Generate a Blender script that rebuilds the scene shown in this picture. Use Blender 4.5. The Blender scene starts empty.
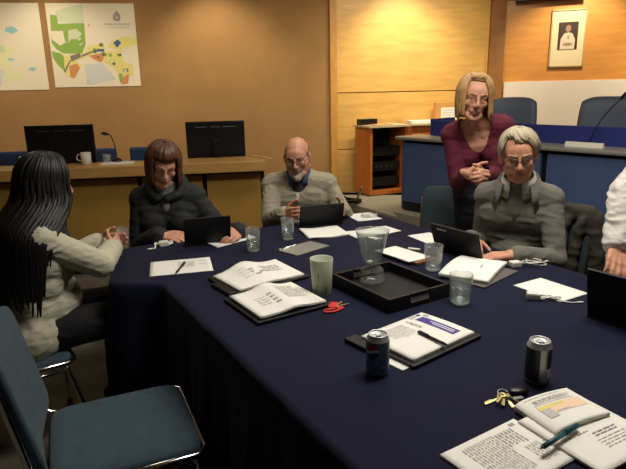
import bpy, bmesh, math, random
from mathutils import Vector as V, Matrix as X, noise
random.seed(7)
C = bpy.context.scene.collection
PI = math.pi
def R(d): return math.radians(d)
# ---------------------------------------------------------------- camera
F = 560.0; PIT = R(14.5); ROLL = math.atan(.021); CZ = 1.52
fw = V((0, math.cos(PIT), -math.sin(PIT))); rt0 = V((1, 0, 0)); up0 = rt0.cross(fw)
rt = math.cos(ROLL)*rt0 - math.sin(ROLL)*up0
up = math.cos(ROLL)*up0 + math.sin(ROLL)*rt0
cd = bpy.data.cameras.new('camera'); cam = bpy.data.objects.new('camera', cd); C.objects.link(cam)
cd.sensor_width = 36; cd.sensor_fit = 'HORIZONTAL'; cd.lens = F/626*36; cd.clip_start = .05
cam.matrix_world = X(((rt.x, up.x, -fw.x, 0), (rt.y, up.y, -fw.y, 0), (rt.z, up.z, -fw.z, CZ), (0, 0, 0, 1)))
bpy.context.scene.camera = cam
def ray(px, py): return fw + rt*((px-313)/F) + up*((234.5-py)/F)
TZ = .74                                       # top of the table cloth
def at(px, py, z=TZ):                          # pixel -> point on the horizontal plane z
    d = ray(px, py); return V((0, 0, CZ)) + d*((z-CZ)/d.z)
def aty(px, py, y):                            # pixel -> point at distance y
    d = ray(px, py); return V((0, 0, CZ)) + d*(y/d.y)
# ---------------------------------------------------------------- materials
def lin(c):
    c = c/255.0
    return c/12.92 if c <= .04045 else ((c+.055)/1.055)**2.4
def rgb(r, g, b): return (lin(r), lin(g), lin(b), 1)
MATS = {}
def mat(name, col, rough=.6, metal=0, spec=.5, trans=0, bump=0, bscale=60, var=0, vscale=8, emit=None, est=0, ior=1.45, sheen=0, stretch=None, coat=0):
    if name in MATS: return MATS[name]
    m = bpy.data.materials.new(name); m.use_nodes = True
    nt = m.node_tree; b = nt.nodes['Principled BSDF']
    b.inputs['Base Color'].default_value = col
    b.inputs['Roughness'].default_value = rough; b.inputs['Metallic'].default_value = metal
    b.inputs['Specular IOR Level'].default_value = spec; b.inputs['IOR'].default_value = ior
    b.inputs['Transmission Weight'].default_value = trans
    b.inputs['Sheen Weight'].default_value = sheen; b.inputs['Coat Weight'].default_value = coat
    if emit: b.inputs['Emission Color'].default_value = emit; b.inputs['Emission Strength'].default_value = est
    tc = nt.nodes.new('ShaderNodeTexCoord'); mp = nt.nodes.new('ShaderNodeMapping')
    nt.links.new(tc.outputs['Object'], mp.inputs['Vector'])
    if stretch: mp.inputs['Scale'].default_value = stretch
    if var:
        n = nt.nodes.new('ShaderNodeTexNoise'); n.inputs['Scale'].default_value = vscale; n.inputs['Detail'].default_value = 5
        nt.links.new(mp.outputs['Vector'], n.inputs['Vector'])
        r = nt.nodes.new('ShaderNodeValToRGB')
        r.color_ramp.elements[0].position = .3; r.color_ramp.elements[1].position = .7
        r.color_ramp.elements[0].color = tuple(c*(1-var) for c in col[:3]) + (1,)
        r.color_ramp.elements[1].color = tuple(min(1, c*(1+var)) for c in col[:3]) + (1,)
        nt.links.new(n.outputs['Fac'], r.inputs['Fac']); nt.links.new(r.outputs['Color'], b.inputs['Base Color'])
    if bump:
        n = nt.nodes.new('ShaderNodeTexNoise'); n.inputs['Scale'].default_value = bscale; n.inputs['Detail'].default_value = 3
        nt.links.new(mp.outputs['Vector'], n.inputs['Vector'])
        u = nt.nodes.new('ShaderNodeBump'); u.inputs['Strength'].default_value = bump; u.inputs['Distance'].default_value = .01
        nt.links.new(n.outputs['Fac'], u.inputs['Height']); nt.links.new(u.outputs['Normal'], b.inputs['Normal'])
    MATS[name] = m; return m
# setting
M_corkwall = mat('fabric_wall', rgb(160, 122, 76), .9, bump=.12, bscale=300, var=.08, vscale=2.5)
M_ywood = mat('yellow_veneer', rgb(214, 170, 96), .38, var=.12, vscale=3, stretch=(1, 1, 6))
M_owood = mat('orange_veneer', rgb(204, 140, 66), .38, var=.12, vscale=3, stretch=(1, 1, 6))
M_trimlight = mat('pale_trim_wood', rgb(200, 146, 74), .45, var=.1)
M_trimdark = mat('brown_trim_wood', rgb(140, 96, 50), .5, var=.15)
M_dark = mat('dark_gap', rgb(30, 22, 16), .8)
M_carpet = mat('carpet_floor', rgb(96, 90, 76), .95, bump=.4, bscale=400, var=.3, vscale=5)
M_carpet2 = mat('platform_carpet', rgb(150, 144, 128), .95, bump=.4, bscale=400, var=.1, vscale=30)
M_ceil = mat('ceiling_tile', rgb(190, 186, 176), .9, bump=.1, bscale=200)
M_wallplain = mat('plain_wall', rgb(120, 100, 76), .9)
# furniture
M_ochre = mat('ochre_panel', rgb(176, 136, 62), .5, var=.08, vscale=4)
M_ledge = mat('oak_ledge', rgb(190, 146, 84), .4, var=.12, vscale=6, stretch=(1, 8, 8))
M_daisblue = mat('dais_blue_panel', rgb(72, 92, 134), .6, bump=.1, bscale=200, var=.06)
M_daisroyal = mat('royal_blue_panel', rgb(40, 50, 120), .7, bump=.1, bscale=200)
M_greytrim = mat('grey_laminate', rgb(140, 136, 130), .4)
M_orangecab = mat('cherry_cabinet', rgb(196, 112, 50), .4, var=.15, vscale=5, stretch=(6, 6, 1))
M_black = mat('black_plastic', rgb(20, 20, 22), .35)
M_blackmatte = mat('matte_black', rgb(14, 14, 15), .65)
M_tabletcase = mat('black_tablet_case', rgb(13, 13, 16), .55, bump=.05, bscale=300)
M_screen = mat('dark_screen', rgb(10, 11, 14), .12)
M_chrome = mat('chrome_tube', (.75, .75, .74, 1), .16, 1)
M_steel = mat('steel_grey', (.45, .45, .46, 1), .35, 1)
M_chairblue = mat('slate_blue_upholstery', rgb(54, 73, 84), .9, bump=.3, bscale=350, var=.14, vscale=22, sheen=.1)
M_chairdark = mat('dark_upholstery', rgb(44, 52, 56), .85, bump=.3, bscale=350, var=.1, vscale=20)
M_execblue = mat('blue_grey_chair_leather', rgb(98, 108, 126), .55, bump=.05, bscale=120)
M_cloth = mat('navy_tablecloth', rgb(19, 22, 46), .85, spec=.15, bump=.25, bscale=9, var=.12, vscale=4, sheen=.05)
M_tabletop = mat('folding_table_top', rgb(120, 100, 76), .5)
# paper
M_paper = mat('white_paper', rgb(236, 234, 226), .75, spec=.2)
M_paper2 = mat('cream_paper', rgb(226, 222, 205), .75, spec=.2)
M_ink = mat('grey_print', rgb(192, 190, 184), .8)
M_inkd = mat('dark_print', rgb(158, 156, 154), .8)
M_purple = mat('purple_banner', rgb(74, 58, 140), .7)
M_leather = mat('black_leather', rgb(16, 15, 15), .5, bump=.15, bscale=220)
M_brown = mat('brown_leather', rgb(120, 84, 50), .55)
M_greyboard = mat('grey_folder', rgb(96, 88, 86), .6)
M_plasticw = mat('white_plastic', rgb(226, 224, 214), .4)
M_glassf = mat('frosted_green_glass', rgb(208, 216, 192), .45, trans=.3, ior=1.3)
def thin_glass(name, tint, diff, rough=.10, ior=1.5):
    m = bpy.data.materials.new(name); m.use_nodes = True; nt = m.node_tree; nt.nodes.clear()
    out = nt.nodes.new('ShaderNodeOutputMaterial'); t = nt.nodes.new('ShaderNodeBsdfTransparent'); g = nt.nodes.new('ShaderNodeBsdfGlossy')
    d = nt.nodes.new('ShaderNodeBsdfDiffuse'); m1 = nt.nodes.new('ShaderNodeMixShader'); m2 = nt.nodes.new('ShaderNodeMixShader'); fr = nt.nodes.new('ShaderNodeLayerWeight'); mm = nt.nodes.new('ShaderNodeMath'); mm.operation = 'MULTIPLY'; mm.inputs[1].default_value = .55
    t.inputs['Color'].default_value = tint; g.inputs['Roughness'].default_value = rough; fr.inputs['Blend'].default_value = .30 if ior > 1.4 else .2
    d.inputs['Color'].default_value = (.9, .92, .9, 1); m1.inputs['Fac'].default_value = diff  # white diffuse share mixed in to paint highlights on clear glass
    nt.links.new(t.outputs[0], m1.inputs[1]); nt.links.new(d.outputs[0], m1.inputs[2])
    nt.links.new(fr.outputs['Facing'], mm.inputs[0]); nt.links.new(mm.outputs[0], m2.inputs['Fac']); nt.links.new(m1.outputs[0], m2.inputs[1]); nt.links.new(g.outputs[0], m2.inputs[2])
    nt.links.new(m2.outputs[0], out.inputs['Surface']); MATS[name] = m; return m
M_glass = thin_glass('thin_clear_glass', (.96, .98, .97, 1), .10)
M_jug = thin_glass('jug_glass', (.95, .97, .96, 1), .11, .04)
M_water = thin_glass('thin_water', (.95, .97, .96, 1), .05, .02, 1.33)
M_acrylic = mat('grey_acrylic', rgb(150, 146, 138), .18, spec=.7)
M_red = mat('red_tag', rgb(206, 44, 34), .5)
M_brass = mat('brass_key', rgb(214, 196, 140), .35, .9)
M_alu = mat('can_aluminium', (.72, .73, .74, 1), .38, .75)
M_canblue = mat('can_silver_blue', rgb(112, 132, 148), .4, .3)
M_canred = mat('can_red', rgb(200, 40, 36), .4, .2)
M_canwhite = mat('can_white', rgb(230, 232, 234), .4, .1)
M_cannavy = mat('can_deep_blue', rgb(22, 44, 120), .4, .2)
M_candark = mat('can_black', rgb(58, 62, 64), .4, .4)
M_cangrey = mat('can_grey_reflection', rgb(170, 172, 168), .4, .4)
M_pen = mat('teal_pen', rgb(34, 84, 92), .35)
M_ceramic = mat('white_ceramic', rgb(214, 210, 194), .35)
# ---------------------------------------------------------------- mesh builder
class MB:
    def __init__(s): s.v = []; s.f = []; s.m = []; s.mats = []; s.sm = []
    def mi(s, m):
        if m not in s.mats: s.mats.append(m)
        return s.mats.index(m)
    def add(s, vs, fs, m, M=None, smooth=False):
        o = len(s.v); k = s.mi(m)
        for p in vs: s.v.append(M @ V(p) if M else V(p))
        for f in fs: s.f.append([o+i for i in f]); s.m.append(k); s.sm.append(smooth)
    def box(s, c, d, m, M=None, bev=0):
        x, y, z = [q/2 for q in d]; c = V(c)
        if bev and bev < min(x, y, z):
            b = bmesh.new(); bmesh.ops.create_cube(b, size=1)
            for q in b.verts: q.co = V((q.co.x*d[0], q.co.y*d[1], q.co.z*d[2])) + c
            bmesh.ops.bevel(b, geom=b.edges[:], offset=bev, segments=2, affect='EDGES', profile=.6)
            b.verts.index_update()
            s.add([q.co.copy() for q in b.verts], [[q.index for q in f.verts] for f in b.faces], m, M); b.free(); return
        vs = [c+V((i*x, j*y, k*z)) for i in (-1, 1) for j in (-1, 1) for k in (-1, 1)]
        s.add(vs, [(0, 1, 3, 2), (4, 6, 7, 5), (0, 4, 5, 1), (2, 3, 7, 6), (0, 2, 6, 4), (1, 5, 7, 3)], m, M)
    def prism(s, pts, z0, z1, m, M=None):
        n = len(pts)
        vs = [V((p[0], p[1], z0)) for p in pts] + [V((p[0], p[1], z1)) for p in pts]
        s.add(vs, [list(range(n))[::-1], list(range(n, 2*n))] + [(i, (i+1) % n, n+(i+1) % n, n+i) for i in range(n)], m, M)
    def lathe(s, prof, m, M=None, seg=40, mf=None):
        o = len(s.v); n = len(prof)
        for i in range(seg):
            a = 2*PI*i/seg
            for r, z in prof:
                p = V((r*math.cos(a), r*math.sin(a), z)); s.v.append(M @ p if M else p)
        for i in range(seg):
            for j in range(n-1):
                a, b = o+i*n+j, o+((i+1) % seg)*n+j
                mm = m if mf is None else (mf((i+.5)/seg*2*PI, (prof[j][1]+prof[j+1][1])/2) or m)
                q = [a, b, b+1, a+1]
                s.f.append(q); s.m.append(s.mi(mm)); s.sm.append(True)
    def tube(s, path, r, m, seg=8, M=None, cap=True, flat=None):
        path = [V(p) for p in path]; n = len(path)
        rr = r if isinstance(r, (list, tuple)) else [r]*n
        o = len(s.v); k = s.mi(m); pu = None
        for i, p in enumerate(path):
            t = (path[min(i+1, n-1)]-path[max(i-1, 0)])
            t = t.normalized() if t.length > 1e-9 else V((0, 0, 1))
            if pu is None: pu = t.orthogonal().normalized()
            pu = (pu - t*pu.dot(t)); pu = pu.normalized() if pu.length > 1e-6 else t.orthogonal().normalized()
            w = t.cross(pu)
            for j in range(seg):
                a = 2*PI*j/seg
                q = p + (pu*math.cos(a) + w*math.sin(a))*rr[i]
                s.v.append(M @ q if M else q)
        for i in range(n-1):
            for j in range(seg):
                a, b = o+i*seg+j, o+i*seg+(j+1) % seg
                s.f.append([a, b, b+seg, a+seg]); s.m.append(k); s.sm.append(True)
        if cap:
            s.f.append([o+j for j in range(seg)][::-1]); s.m.append(k); s.sm.append(False)
            s.f.append([o+(n-1)*seg+j for j in range(seg)]); s.m.append(k); s.sm.append(False)
    def ell(s, c, ax, m, M=None, seg=20, rings=12):
        vs = []; fs = []
        for i in range(rings+1):
            t = PI*i/rings
            for j in range(seg):
                a = 2*PI*j/seg
                vs.append(V((c[0]+ax[0]*math.sin(t)*math.cos(a), c[1]+ax[1]*math.sin(t)*math.sin(a), c[2]+ax[2]*math.cos(t))))
        for i in range(rings):
            for j in range(seg):
                fs.append((i*seg+j, (i+1)*seg+j, (i+1)*seg+(j+1) % seg, i*seg+(j+1) % seg))
        s.add(vs, fs, m, M, True)
    def build(s, name, parent=None):
        me = bpy.data.meshes.new(name); me.from_pydata([tuple(p) for p in s.v], [], s.f)
        for m in s.mats: me.materials.append(m)
        me.polygons.foreach_set('material_index', s.m); me.polygons.foreach_set('use_smooth', s.sm)
        b = bmesh.new(); b.from_mesh(me); bmesh.ops.remove_doubles(b, verts=b.verts[:], dist=1e-6)
        bmesh.ops.recalc_face_normals(b, faces=b.faces[:]); b.to_mesh(me); b.free()
        o = bpy.data.objects.new(name, me); C.objects.link(o)
        if parent: o.parent = parent
        return o
def tag(o, label=None, cat=None, group=None, kind=None, loc=None, rz=None):
    if label: o['label'] = label
    if cat: o['category'] = cat
    if group: o['group'] = group
    if kind: o['kind'] = kind
    if loc is not None: o.location = loc
    if rz is not None: o.rotation_euler = (0, 0, rz)
    return o
def thing(name, label, cat, loc=(0, 0, 0), rz=0, group=None):
    o = bpy.data.objects.new(name, None); C.objects.link(o); o.empty_display_size = .1
    return tag(o, label, cat, group, None, loc, rz)
def dup(r0, loc, rz, label=None, group=None):
    r = r0.copy(); C.objects.link(r); r.location = loc; r.rotation_euler = (0, 0, rz)
    if label: r['label'] = label
    if group: r['group'] = group
    for ch in list(r0.children):
        c = ch.copy(); C.objects.link(c); c.parent = r
        for g in list(ch.children):
            d = g.copy(); C.objects.link(d); d.parent = c
    return r
def struct(name, mb):
    return tag(mb.build(name), kind='structure')
def frame2(p0, p1):                              # matrix: x along p0->p1 (horizontal), y behind, z up, origin p0
    d = (V((p1[0], p1[1], 0))-V((p0[0], p0[1], 0))).normalized()
    return X.Translation(V((p0[0], p0[1], 0))) @ X.Rotation(math.atan2(d.y, d.x), 4, 'Z')
def smooth_path(pts, n=6):
    pts = [V(p) for p in pts]; out = []
    for i in range(len(pts)-1):
        p0 = pts[max(i-1, 0)]; p1 = pts[i]; p2 = pts[i+1]; p3 = pts[min(i+2, len(pts)-1)]
        for k in range(n):
            t = k/n
            out.append(.5*((2*p1)+(p2-p0)*t+(2*p0-5*p1+4*p2-p3)*t*t+(3*p1-p0-3*p2+p3)*t**3))
    out.append(pts[-1]); return out

# ================================================================ SETTING
WA, WB, WC = V((-6.0, 6.6, 0)), V((2.62, 8.10, 0)), V((6.6, 6.65, 0))
CEIL = 3.05
b = MB(); b.box((0, 2.5, -.05), (13.4, 13, .1), M_carpet); struct('floor', b)
b = MB(); b.box((0, 2.5, CEIL+.05), (13.4, 13, .1), M_ceil); struct('ceiling', b)
MW = frame2(WA, WB); LW_ = (WB-WA).length
tx = aty(334, 90, 7.65); TX = (MW.inverted() @ V((tx.x, tx.y, 0))).x
# left part: fabric-covered wall; right part: yellow veneer panels with dark joints
b = MB(); b.box((TX/2, .075, CEIL/2), (TX, .15, CEIL), M_corkwall, MW); struct('wall_back_left', b)
b = MB(); b.box(((TX+LW_)/2, .085, CEIL/2), (LW_-TX, .15, CEIL), M_dark, MW)
zs = [0, .72, 1.47, 2.665, CEIL]
for i in range(4):
    z0, z1 = zs[i]+.006, zs[i+1]-.006
    b.box(((TX+LW_)/2, .0, (z0+z1)/2), (LW_-TX, .03, z1-z0), M_ywood, MW)
struct('wall_back', b)
b = MB(); b.box((TX, -.02, CEIL/2), (.09, .06, CEIL), M_trimlight, MW); struct('trim_1', b)
b = MB(); b.box((TX/2-.03, -.02, 2.76), (TX-.06, .024, .06), M_trimdark, MW); struct('trim_2', b)
MR = frame2(WB, WC); LR_ = (WC-WB).length
b = MB(); b.box((LR_/2, .085, CEIL/2), (LR_, .15, CEIL), M_dark, MR)
for z0, z1 in ((0, 1.42), (1.43, 2.62), (2.63, CEIL)):
    b.box((LR_/2, 0, (z0+z1)/2), (LR_, .03, z1-z0), M_owood, MR)
struct('wall_right_back', b)
b = MB(); b.box((.0, -.06, CEIL/2), (.19, .14, CEIL), M_trimdark, X.Translation(WB-V((.07, 0, 0)))); struct('trim_3', b)
b = MB(); b.box((-6.1, 2.3, CEIL/2), (.2, 9.4, CEIL), M_wallplain); struct('wall_left', b)
b = MB(); b.box((6.7, 1.6, CEIL/2), (.2, 10.6, CEIL), M_wallplain); struct('wall_right', b)
b = MB(); b.box((0, -3.6, CEIL/2), (13.4, .2, CEIL), M_wallplain); struct('wall_front', b)
b = MB(); b.box((TX/2, -.015, .06), (TX, .03, .12), M_trimdark, MW); struct('baseboard_back', b)
# raised platform that carries dais and cabinet
PZ = .15
def wl(px, py, z): return at(px, py, z)
pe0, pe1 = at(352, 204, PZ), at(398, 217.5, PZ)
pd = (pe1-pe0).normalized()
D0, D1 = at(401, 210, PZ), at(597, 249.5, PZ)
dd = (D1-D0).normalized()
q0 = pe0-pd*1.0
dn = V((-dd.y, dd.x, 0)); dn = dn if dn.y > 0 else -dn
f0 = D0-dn*.14; f1 = D0+dd*3.4-dn*.14
b = MB()
b.prism([(q0.x, q0.y), (pe1.x, pe1.y), (f0.x, f0.y), (f1.x, f1.y), (6.55, 6.5), (2.62, 7.95), (q0.x, 7.45)], 0.001, PZ, M_carpet2)
struct('floor_platform', b)
# ================================================================ BACK OF THE ROOM
# ---- dais with royal blue screen
LIP = .975
DL = 4.6
MD = frame2(D0, D0+dd*2)                        # x along the front, y behind
t = thing('council_dais', 'long blue council dais with grey counter edge in front of the orange wall', 'dais', (D0.x, D0.y, PZ), math.atan2(dd.y, dd.x))
h = LIP-PZ
b = MB(); b.box((DL/2, .06, .05), (DL, .05, .1), M_black); b.build('plinth', t)
def on_dais(px, py, yl):
    q = MD.inverted() @ V((0, 0, CZ)); d = MD.inverted().to_3x3() @ ray(px, py); return q+d*((yl-q.y)/d.y)
gp = on_dais(544, 165, .02).x
segs = [(.02, gp-.03), (gp+.03, gp+1.5), (gp+1.56, 4.58)]
b = MB(); b.box((DL/2, .08, h/2), (DL, .04, h-.02), M_blackmatte); b.build('carcass', t)
for x0, x1 in segs:
    b = MB(); b.box(((x0+x1)/2, .03, .1+(h-.14)/2), (x1-x0, .04, h-.16), M_daisblue, bev=.006); b.build('front_panel', t)
b = MB(); b.box((-.01, .35, h/2), (.05, .62, h-.02), M_daisblue, bev=.005); b.build('end_panel', t)
b = MB(); b.box((DL/2-.02, .16, h), (DL+.12, .40, .035), M_greytrim, bev=.012); b.build('counter', t)
b = MB(); b.box((DL/2+.1, .30, h+.10), (DL-.2, .035, .165), M_daisroyal, bev=.004); b.build('upper_screen', t)
b = MB(); b.box((.16, .5, h+.11), (.035, .4, .18), M_daisroyal, bev=.004); b.build('screen_return', t)
b = MB(); b.box((DL/2, .55, h-.2), (DL-.1, .5, .03), M_greytrim); b.build('worktop', t)
# nameplate on the dais counter
n0, n1 = at(566, 142, LIP+.02), at(604, 143.5, LIP+.02)
k0 = on_dais(566, 142, .1).x; k1 = on_dais(604, 142, .1).x
b = MB(); b.prism([(-.022, 0), (.022, 0), (.008, .042), (-.008, .042)], -(k1-k0)/2, (k1-k0)/2, M_paper2, X.Rotation(PI/2, 4, 'Z') @ X.Rotation(PI/2, 4, 'X'))
o = b.build('name_plate')
p = MD @ V(((k0+k1)/2, .10, 0))
tag(o, 'blank cream name plate standing on the dais counter edge', 'name plate', loc=(p.x, p.y, LIP+.018), rz=math.atan2(dd.y, dd.x))
# ---- high-backed chairs behind the dais
def exec_chair(label, px, pytop, y, ztop, rz):
    p = aty(px, pytop, y)
    t = thing('office_armchair', label, 'chair', (p.x, p.y, PZ), rz, 'high-backed chairs behind the dais')
    H = ztop-PZ
    b = MB()
    vs = []; fs = []; NX, NZ = 14, 12
    for side in (0, 1):
        for j in range(NZ+1):
            for i in range(NX+1):
                u = i/NX*2-1; w = j/NZ
                hw = .265*(1-.10*max(0, w-.55)**2*4)
                x = hw*u; z = .46+(H-.46)*w
                if w > .8: z -= .05*abs(u)**4*((w-.8)/.2)
                e = 1-max(abs(u)**6, abs(w*2-1)**8)
                y_ = -.24-.05*w + .06*u*u + (.045 if side else -.045)*max(0, e)**.5
                vs.append((x, y_, z))
        o_ = side*(NX+1)*(NZ+1)
        for j in range(NZ):
            for i in range(NX):
                a = o_+j*(NX+1)+i; fs.append((a, a+1, a+NX+2, a+NX+1))
    b.add(vs, fs, M_execblue, smooth=True); b.build('backrest', t)
    b = MB(); b.box((0, .02, .44), (.5, .5, .1), M_execblue, bev=.03); b.build('seat', t)
    b = MB(); b.tube([(0, 0, .08), (0, 0, .4)], .03, M_black); b.build('gas_post', t)
    for i in range(5):
        a = i*2*PI/5+.3; b = MB()
        b.tube([(0, 0, .1), (.28*math.cos(a), .28*math.sin(a), .06)], [.025, .015], M_black)
        b.ell((.28*math.cos(a), .28*math.sin(a), .03), (.028, .028, .03), M_black, seg=10, rings=6); b.build('castor_arm', t)
    for s in (-1, 1):
        b = MB(); b.tube(smooth_path([(s*.27, -.2, .5), (s*.31, -.1, .68), (s*.31, .14, .68), (s*.26, .16, .46)]), .018, M_black); b.build('armrest', t)
    return t
cr = math.atan2(dd.y, dd.x)
exec_chair('blue-grey high-backed chair partly hidden by the standing person in maroon', 506, 94, 5.85, 1.40, cr+PI+.25)
exec_chair('blue-grey high-backed chair behind the name plate at the right', 600, 94.5, 5.35, 1.40, cr+PI+.1)
# ---- gooseneck microphones
def goose(label, base, tip, bend, group):
    t = thing('gooseneck_microphone', label, 'microphone', base, 0, group)
    b = MB(); b.lathe([(.0, 0), (.045, 0), (.045, .012), (.02, .03), (0, .03)], M_black, seg=20); b.build('base', t)
    d = V(tip)-V(base)
    pts = smooth_path([V((0, 0, .02)), V((d.x*(.1+bend.x*1.5), d.y*.1, d.z*(.55-bend.x*.6))), V((d.x*.55, d.y*.55, d.z*(.93-bend.x*1.2))), d*1.0])
    b = MB(); b.tube(pts, .0045, M_black); neck = b.build('neck', t)
    e = pts[-1]; q = (pts[-1]-pts[-2]).normalized()
    b = MB(); b.tube([e-q*.01, e+q*.01, e+q*.055, e+q*.07], [.009, .014, .014, .009], M_black, seg=12); b.build('capsule', neck)
GM = 'gooseneck microphones'
p = MD @ V((3.05, .42, 0))
mb_ = aty(585, 124, 4.95); mt = aty(621, 98.5, 4.75)
goose('thin black microphone in front of the high-backed chair at the right', (mb_.x, mb_.y, LIP-.18), mt, V((.15, 0, 0)), GM)
# ---- white board leaning along the right-hand wall
wb0 = aty(505, 82, 7.95); x0 = (MR.inverted() @ wb0).x
def on_right(px, py):                            # pixel -> point on the right-hand wall plane (x, z)
    q = MR.inverted() @ V((0, 0, CZ)); d = MR.inverted().to_3x3() @ ray(px, py)
    s = (-.02-q.y)/d.y; w = q+d*s; return w.x, w.z
def on_back(px, py):
    q = MW.inverted() @ V((0, 0, CZ)); d = MW.inverted().to_3x3() @ ray(px, py)
    s = (-.004-q.y)/d.y; w = q+d*s; return w.x, w.z
xa, za = on_right(504, 82); xb, zb = on_right(626, 79)
b = MB(); b.box(((xb-xa)/2+.4, -.02, (za-.35)/2+.35-.0), (xb-xa+.8, .03, za-.35), mat('white_board', rgb(226, 214, 200), .5), bev=.004)
o = b.build('whiteboard'); MRp = MR @ V((xa, -.02, 0))
tag(o, 'long white board along the foot of the orange wall behind the dais', 'board', loc=(MRp.x, MRp.y, 0), rz=math.atan2((WC-WB).y, (WC-WB).x))
o.location.z = 0
# ---- framed portrait photograph
xa, za = on_right(548, 67.5); xb, zb = on_right(588, 8)
pw, ph = xb-xa, zb-za
RZR = math.atan2((WC-WB).y, (WC-WB).x)
q = MR @ V(((xa+xb)/2, -.035, (za+zb)/2))
t = thing('portrait_photograph', 'framed black and white portrait photograph high on the orange wall', 'picture', q, RZR)
b = MB(); fr = mat('pale_gilt_frame', rgb(196, 170, 120), .35, .3); e = .018
for c, d in (((-pw/2+e/2, 0, 0), (e, .03, ph)), ((pw/2-e/2, 0, 0), (e, .03, ph)), ((0, 0, ph/2-e/2), (pw, .03, e)), ((0, 0, -ph/2+e/2), (pw, .03, e))): b.box(c, d, fr)
b.build('frame', t)
b = MB(); b.box((0, .004, 0), (pw-2*e, .012, ph-2*e), mat('mat_board', rgb(218, 200, 160), .6)); b.build('mount', t)
b = MB(); sx, sz = pw*.56, ph*.47; zc = ph*.045
b.box((0, -.006, zc), (sx, .008, sz), mat('photo_dark', rgb(62, 44, 34), .4))
lt = mat('photo_light', rgb(206, 186, 160), .4); md = mat('photo_mid', rgb(150, 120, 98), .4)
def disc(b, cx, cz, rx, rz_, y, m, n=20): b.add([(cx+rx*math.cos(2*PI*i/n), y, cz+rz_*math.sin(2*PI*i/n)) for i in range(n)], [list(range(n))], m)
y_ = -.0115
b.add([(-sx*.38, y_, zc-sz*.5), (sx*.36, y_, zc-sz*.5), (sx*.38, y_, zc-sz*.15), (sx*.22, y_, zc+sz*.08), (0, y_, zc+sz*.12), (-sx*.2, y_, zc+sz*.08), (-sx*.36, y_, zc-sz*.12)], [list(range(7))], lt)
disc(b, .0, zc+sz*.26, sx*.14, sz*.13, y_-.0005, md); disc(b, sx*.02, zc-sz*.06, sx*.05, sz*.07, y_-.001, md)
disc(b, 0, zc-sz*.32, sx*.25, sz*.06, y_-.0012, md)
b.build('photograph', t)
# ---- dark wall screen whose lower edge shows at the top
xa, za = on_right(514, 4); xb, zb = on_right(572, 0)
q = MR @ V(((xa+xb)/2+.08, -.12, za+.24))
t = thing('wall_screen', 'dark wall-mounted screen above the framed portrait', 'screen', q, RZR)
b = MB(); b.box((0, 0, 0), (xb-xa+.12, .07, .46), M_black, bev=.01); b.build('housing', t)
b = MB(); b.box((0, -.037, 0), (xb-xa+.06, .006, .40), M_screen); b.build('display', t)
b = MB(); b.box((0, .06, 0), (.2, .06, .2), M_steel); b.build('bracket', t)
# ---- equipment cabinet with open bay, turned a little to the right
ctop = 1.06; hh = ctop-PZ
q = aty(370, 190, 7.2); rzw = math.atan2((WB-WA).y, (WB-WA).x); rc = .42
t = thing('equipment_cabinet', 'cherry-wood cabinet with an open black bay beside the dais', 'cabinet', (q.x, q.y, PZ), rc)
Wc, Dc = .56, .40
b = MB(); b.box((.0175, Dc/2, hh/2), (.035, Dc, hh-.03), M_orangecab); b.build('side_panel', t)
b = MB(); b.box((Wc-.0175, Dc/2, hh/2), (.035, Dc, hh-.03), M_orangecab); b.build('side_panel', t)
b = MB(); b.box((Wc/2, Dc-.01, hh/2), (Wc-.08, .02, hh-.04), M_blackmatte); b.build('back_panel', t)
b = MB(); b.box((Wc/2, Dc/2, .035), (Wc-.07, Dc-.03, .05), M_orangecab); b.build('bottom_shelf', t)
b = MB(); b.prism([(-.03, -.03), (.2, -.06), (Wc+.02, -.06), (Wc+.02, Dc+.01), (-.03, Dc+.01)], hh-.025, hh, mat('pale_top', rgb(206, 188, 150), .4)); b.build('top', t)
for k in range(3):
    b = MB(); b.box((Wc/2, .24, .17+.2*k), (Wc-.1, .28, .12), M_black, bev=.005)
    if k == 1:
        for i in range(4): b.box((.15+.08*i, .098, .17+.2*k), (.02, .008, .012), M_steel)
    b.build('rack_unit', t)
Mc = X.Translation(V((q.x, q.y, ctop))) @ X.Rotation(rc, 4, 'Z')
def on_top(Mx, name, label, cat, lx, ly, d, m, rz=0, group=None, bev=.004):
    b = MB(); b.box((0, 0, d[2]/2), d, m, bev=bev); o = b.build(name); p = Mx @ V((lx, ly, 0))
    return tag(o, label, cat, group, loc=p, rz=math.atan2(Mx[1][0], Mx[0][0])+rz)
on_top(Mc, 'equipment_box', 'small black box standing on the cherry-wood cabinet', 'box', .10, .26, (.24, .13, .075), M_black)
PG = 'paper piles at the back'
on_top(Mc, 'paper_pile', 'brownish paper pile in front of the black box on the cherry-wood cabinet', 'papers', .2, .08, (.28, .16, .012), mat('tan_paper', rgb(190, 150, 96), .7), .1, PG, bev=0)
# ---- low counter along the wall behind the dais
q2 = MW @ V(((MW.inverted() @ V((1.30, 7.7, 0))).x, -.36, 0))
t = thing('wall_counter', 'pale wall counter between the cherry-wood cabinet and the standing person in maroon', 'counter', (q2.x, q2.y, PZ), rzw)
b = MB(); b.box((.46, .17, hh-.015), (.92, .36, .03), MATS['pale_top'], bev=.004); b.build('top', t)
b = MB(); b.box((.46, .19, (hh-.03)/2), (.88, .28, hh-.03), M_orangecab); b.build('body', t)
Mk = X.Translation(V((q2.x, q2.y, ctop))) @ X.Rotation(rzw, 4, 'Z')
on_top(Mk, 'paper_pile', 'white paper pile on the pale wall counter', 'papers', .19, .15, (.36, .26, .03), M_paper, -.05, PG, bev=0)
p = Mk @ V((.55, .20, 0))
t = thing('file_box', 'tan file box with white lined label left of the standing person in maroon', 'box', p, rzw-.1)
b = MB(); b.box((0, 0, .13), (.30, .12, .26), mat('tan_card', rgb(206, 152, 88), .6), bev=.004); carton = b.build('carton', t)
b = MB(); b.box((.03, -.061, .11), (.22, .004, .16), M_paper)
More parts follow.
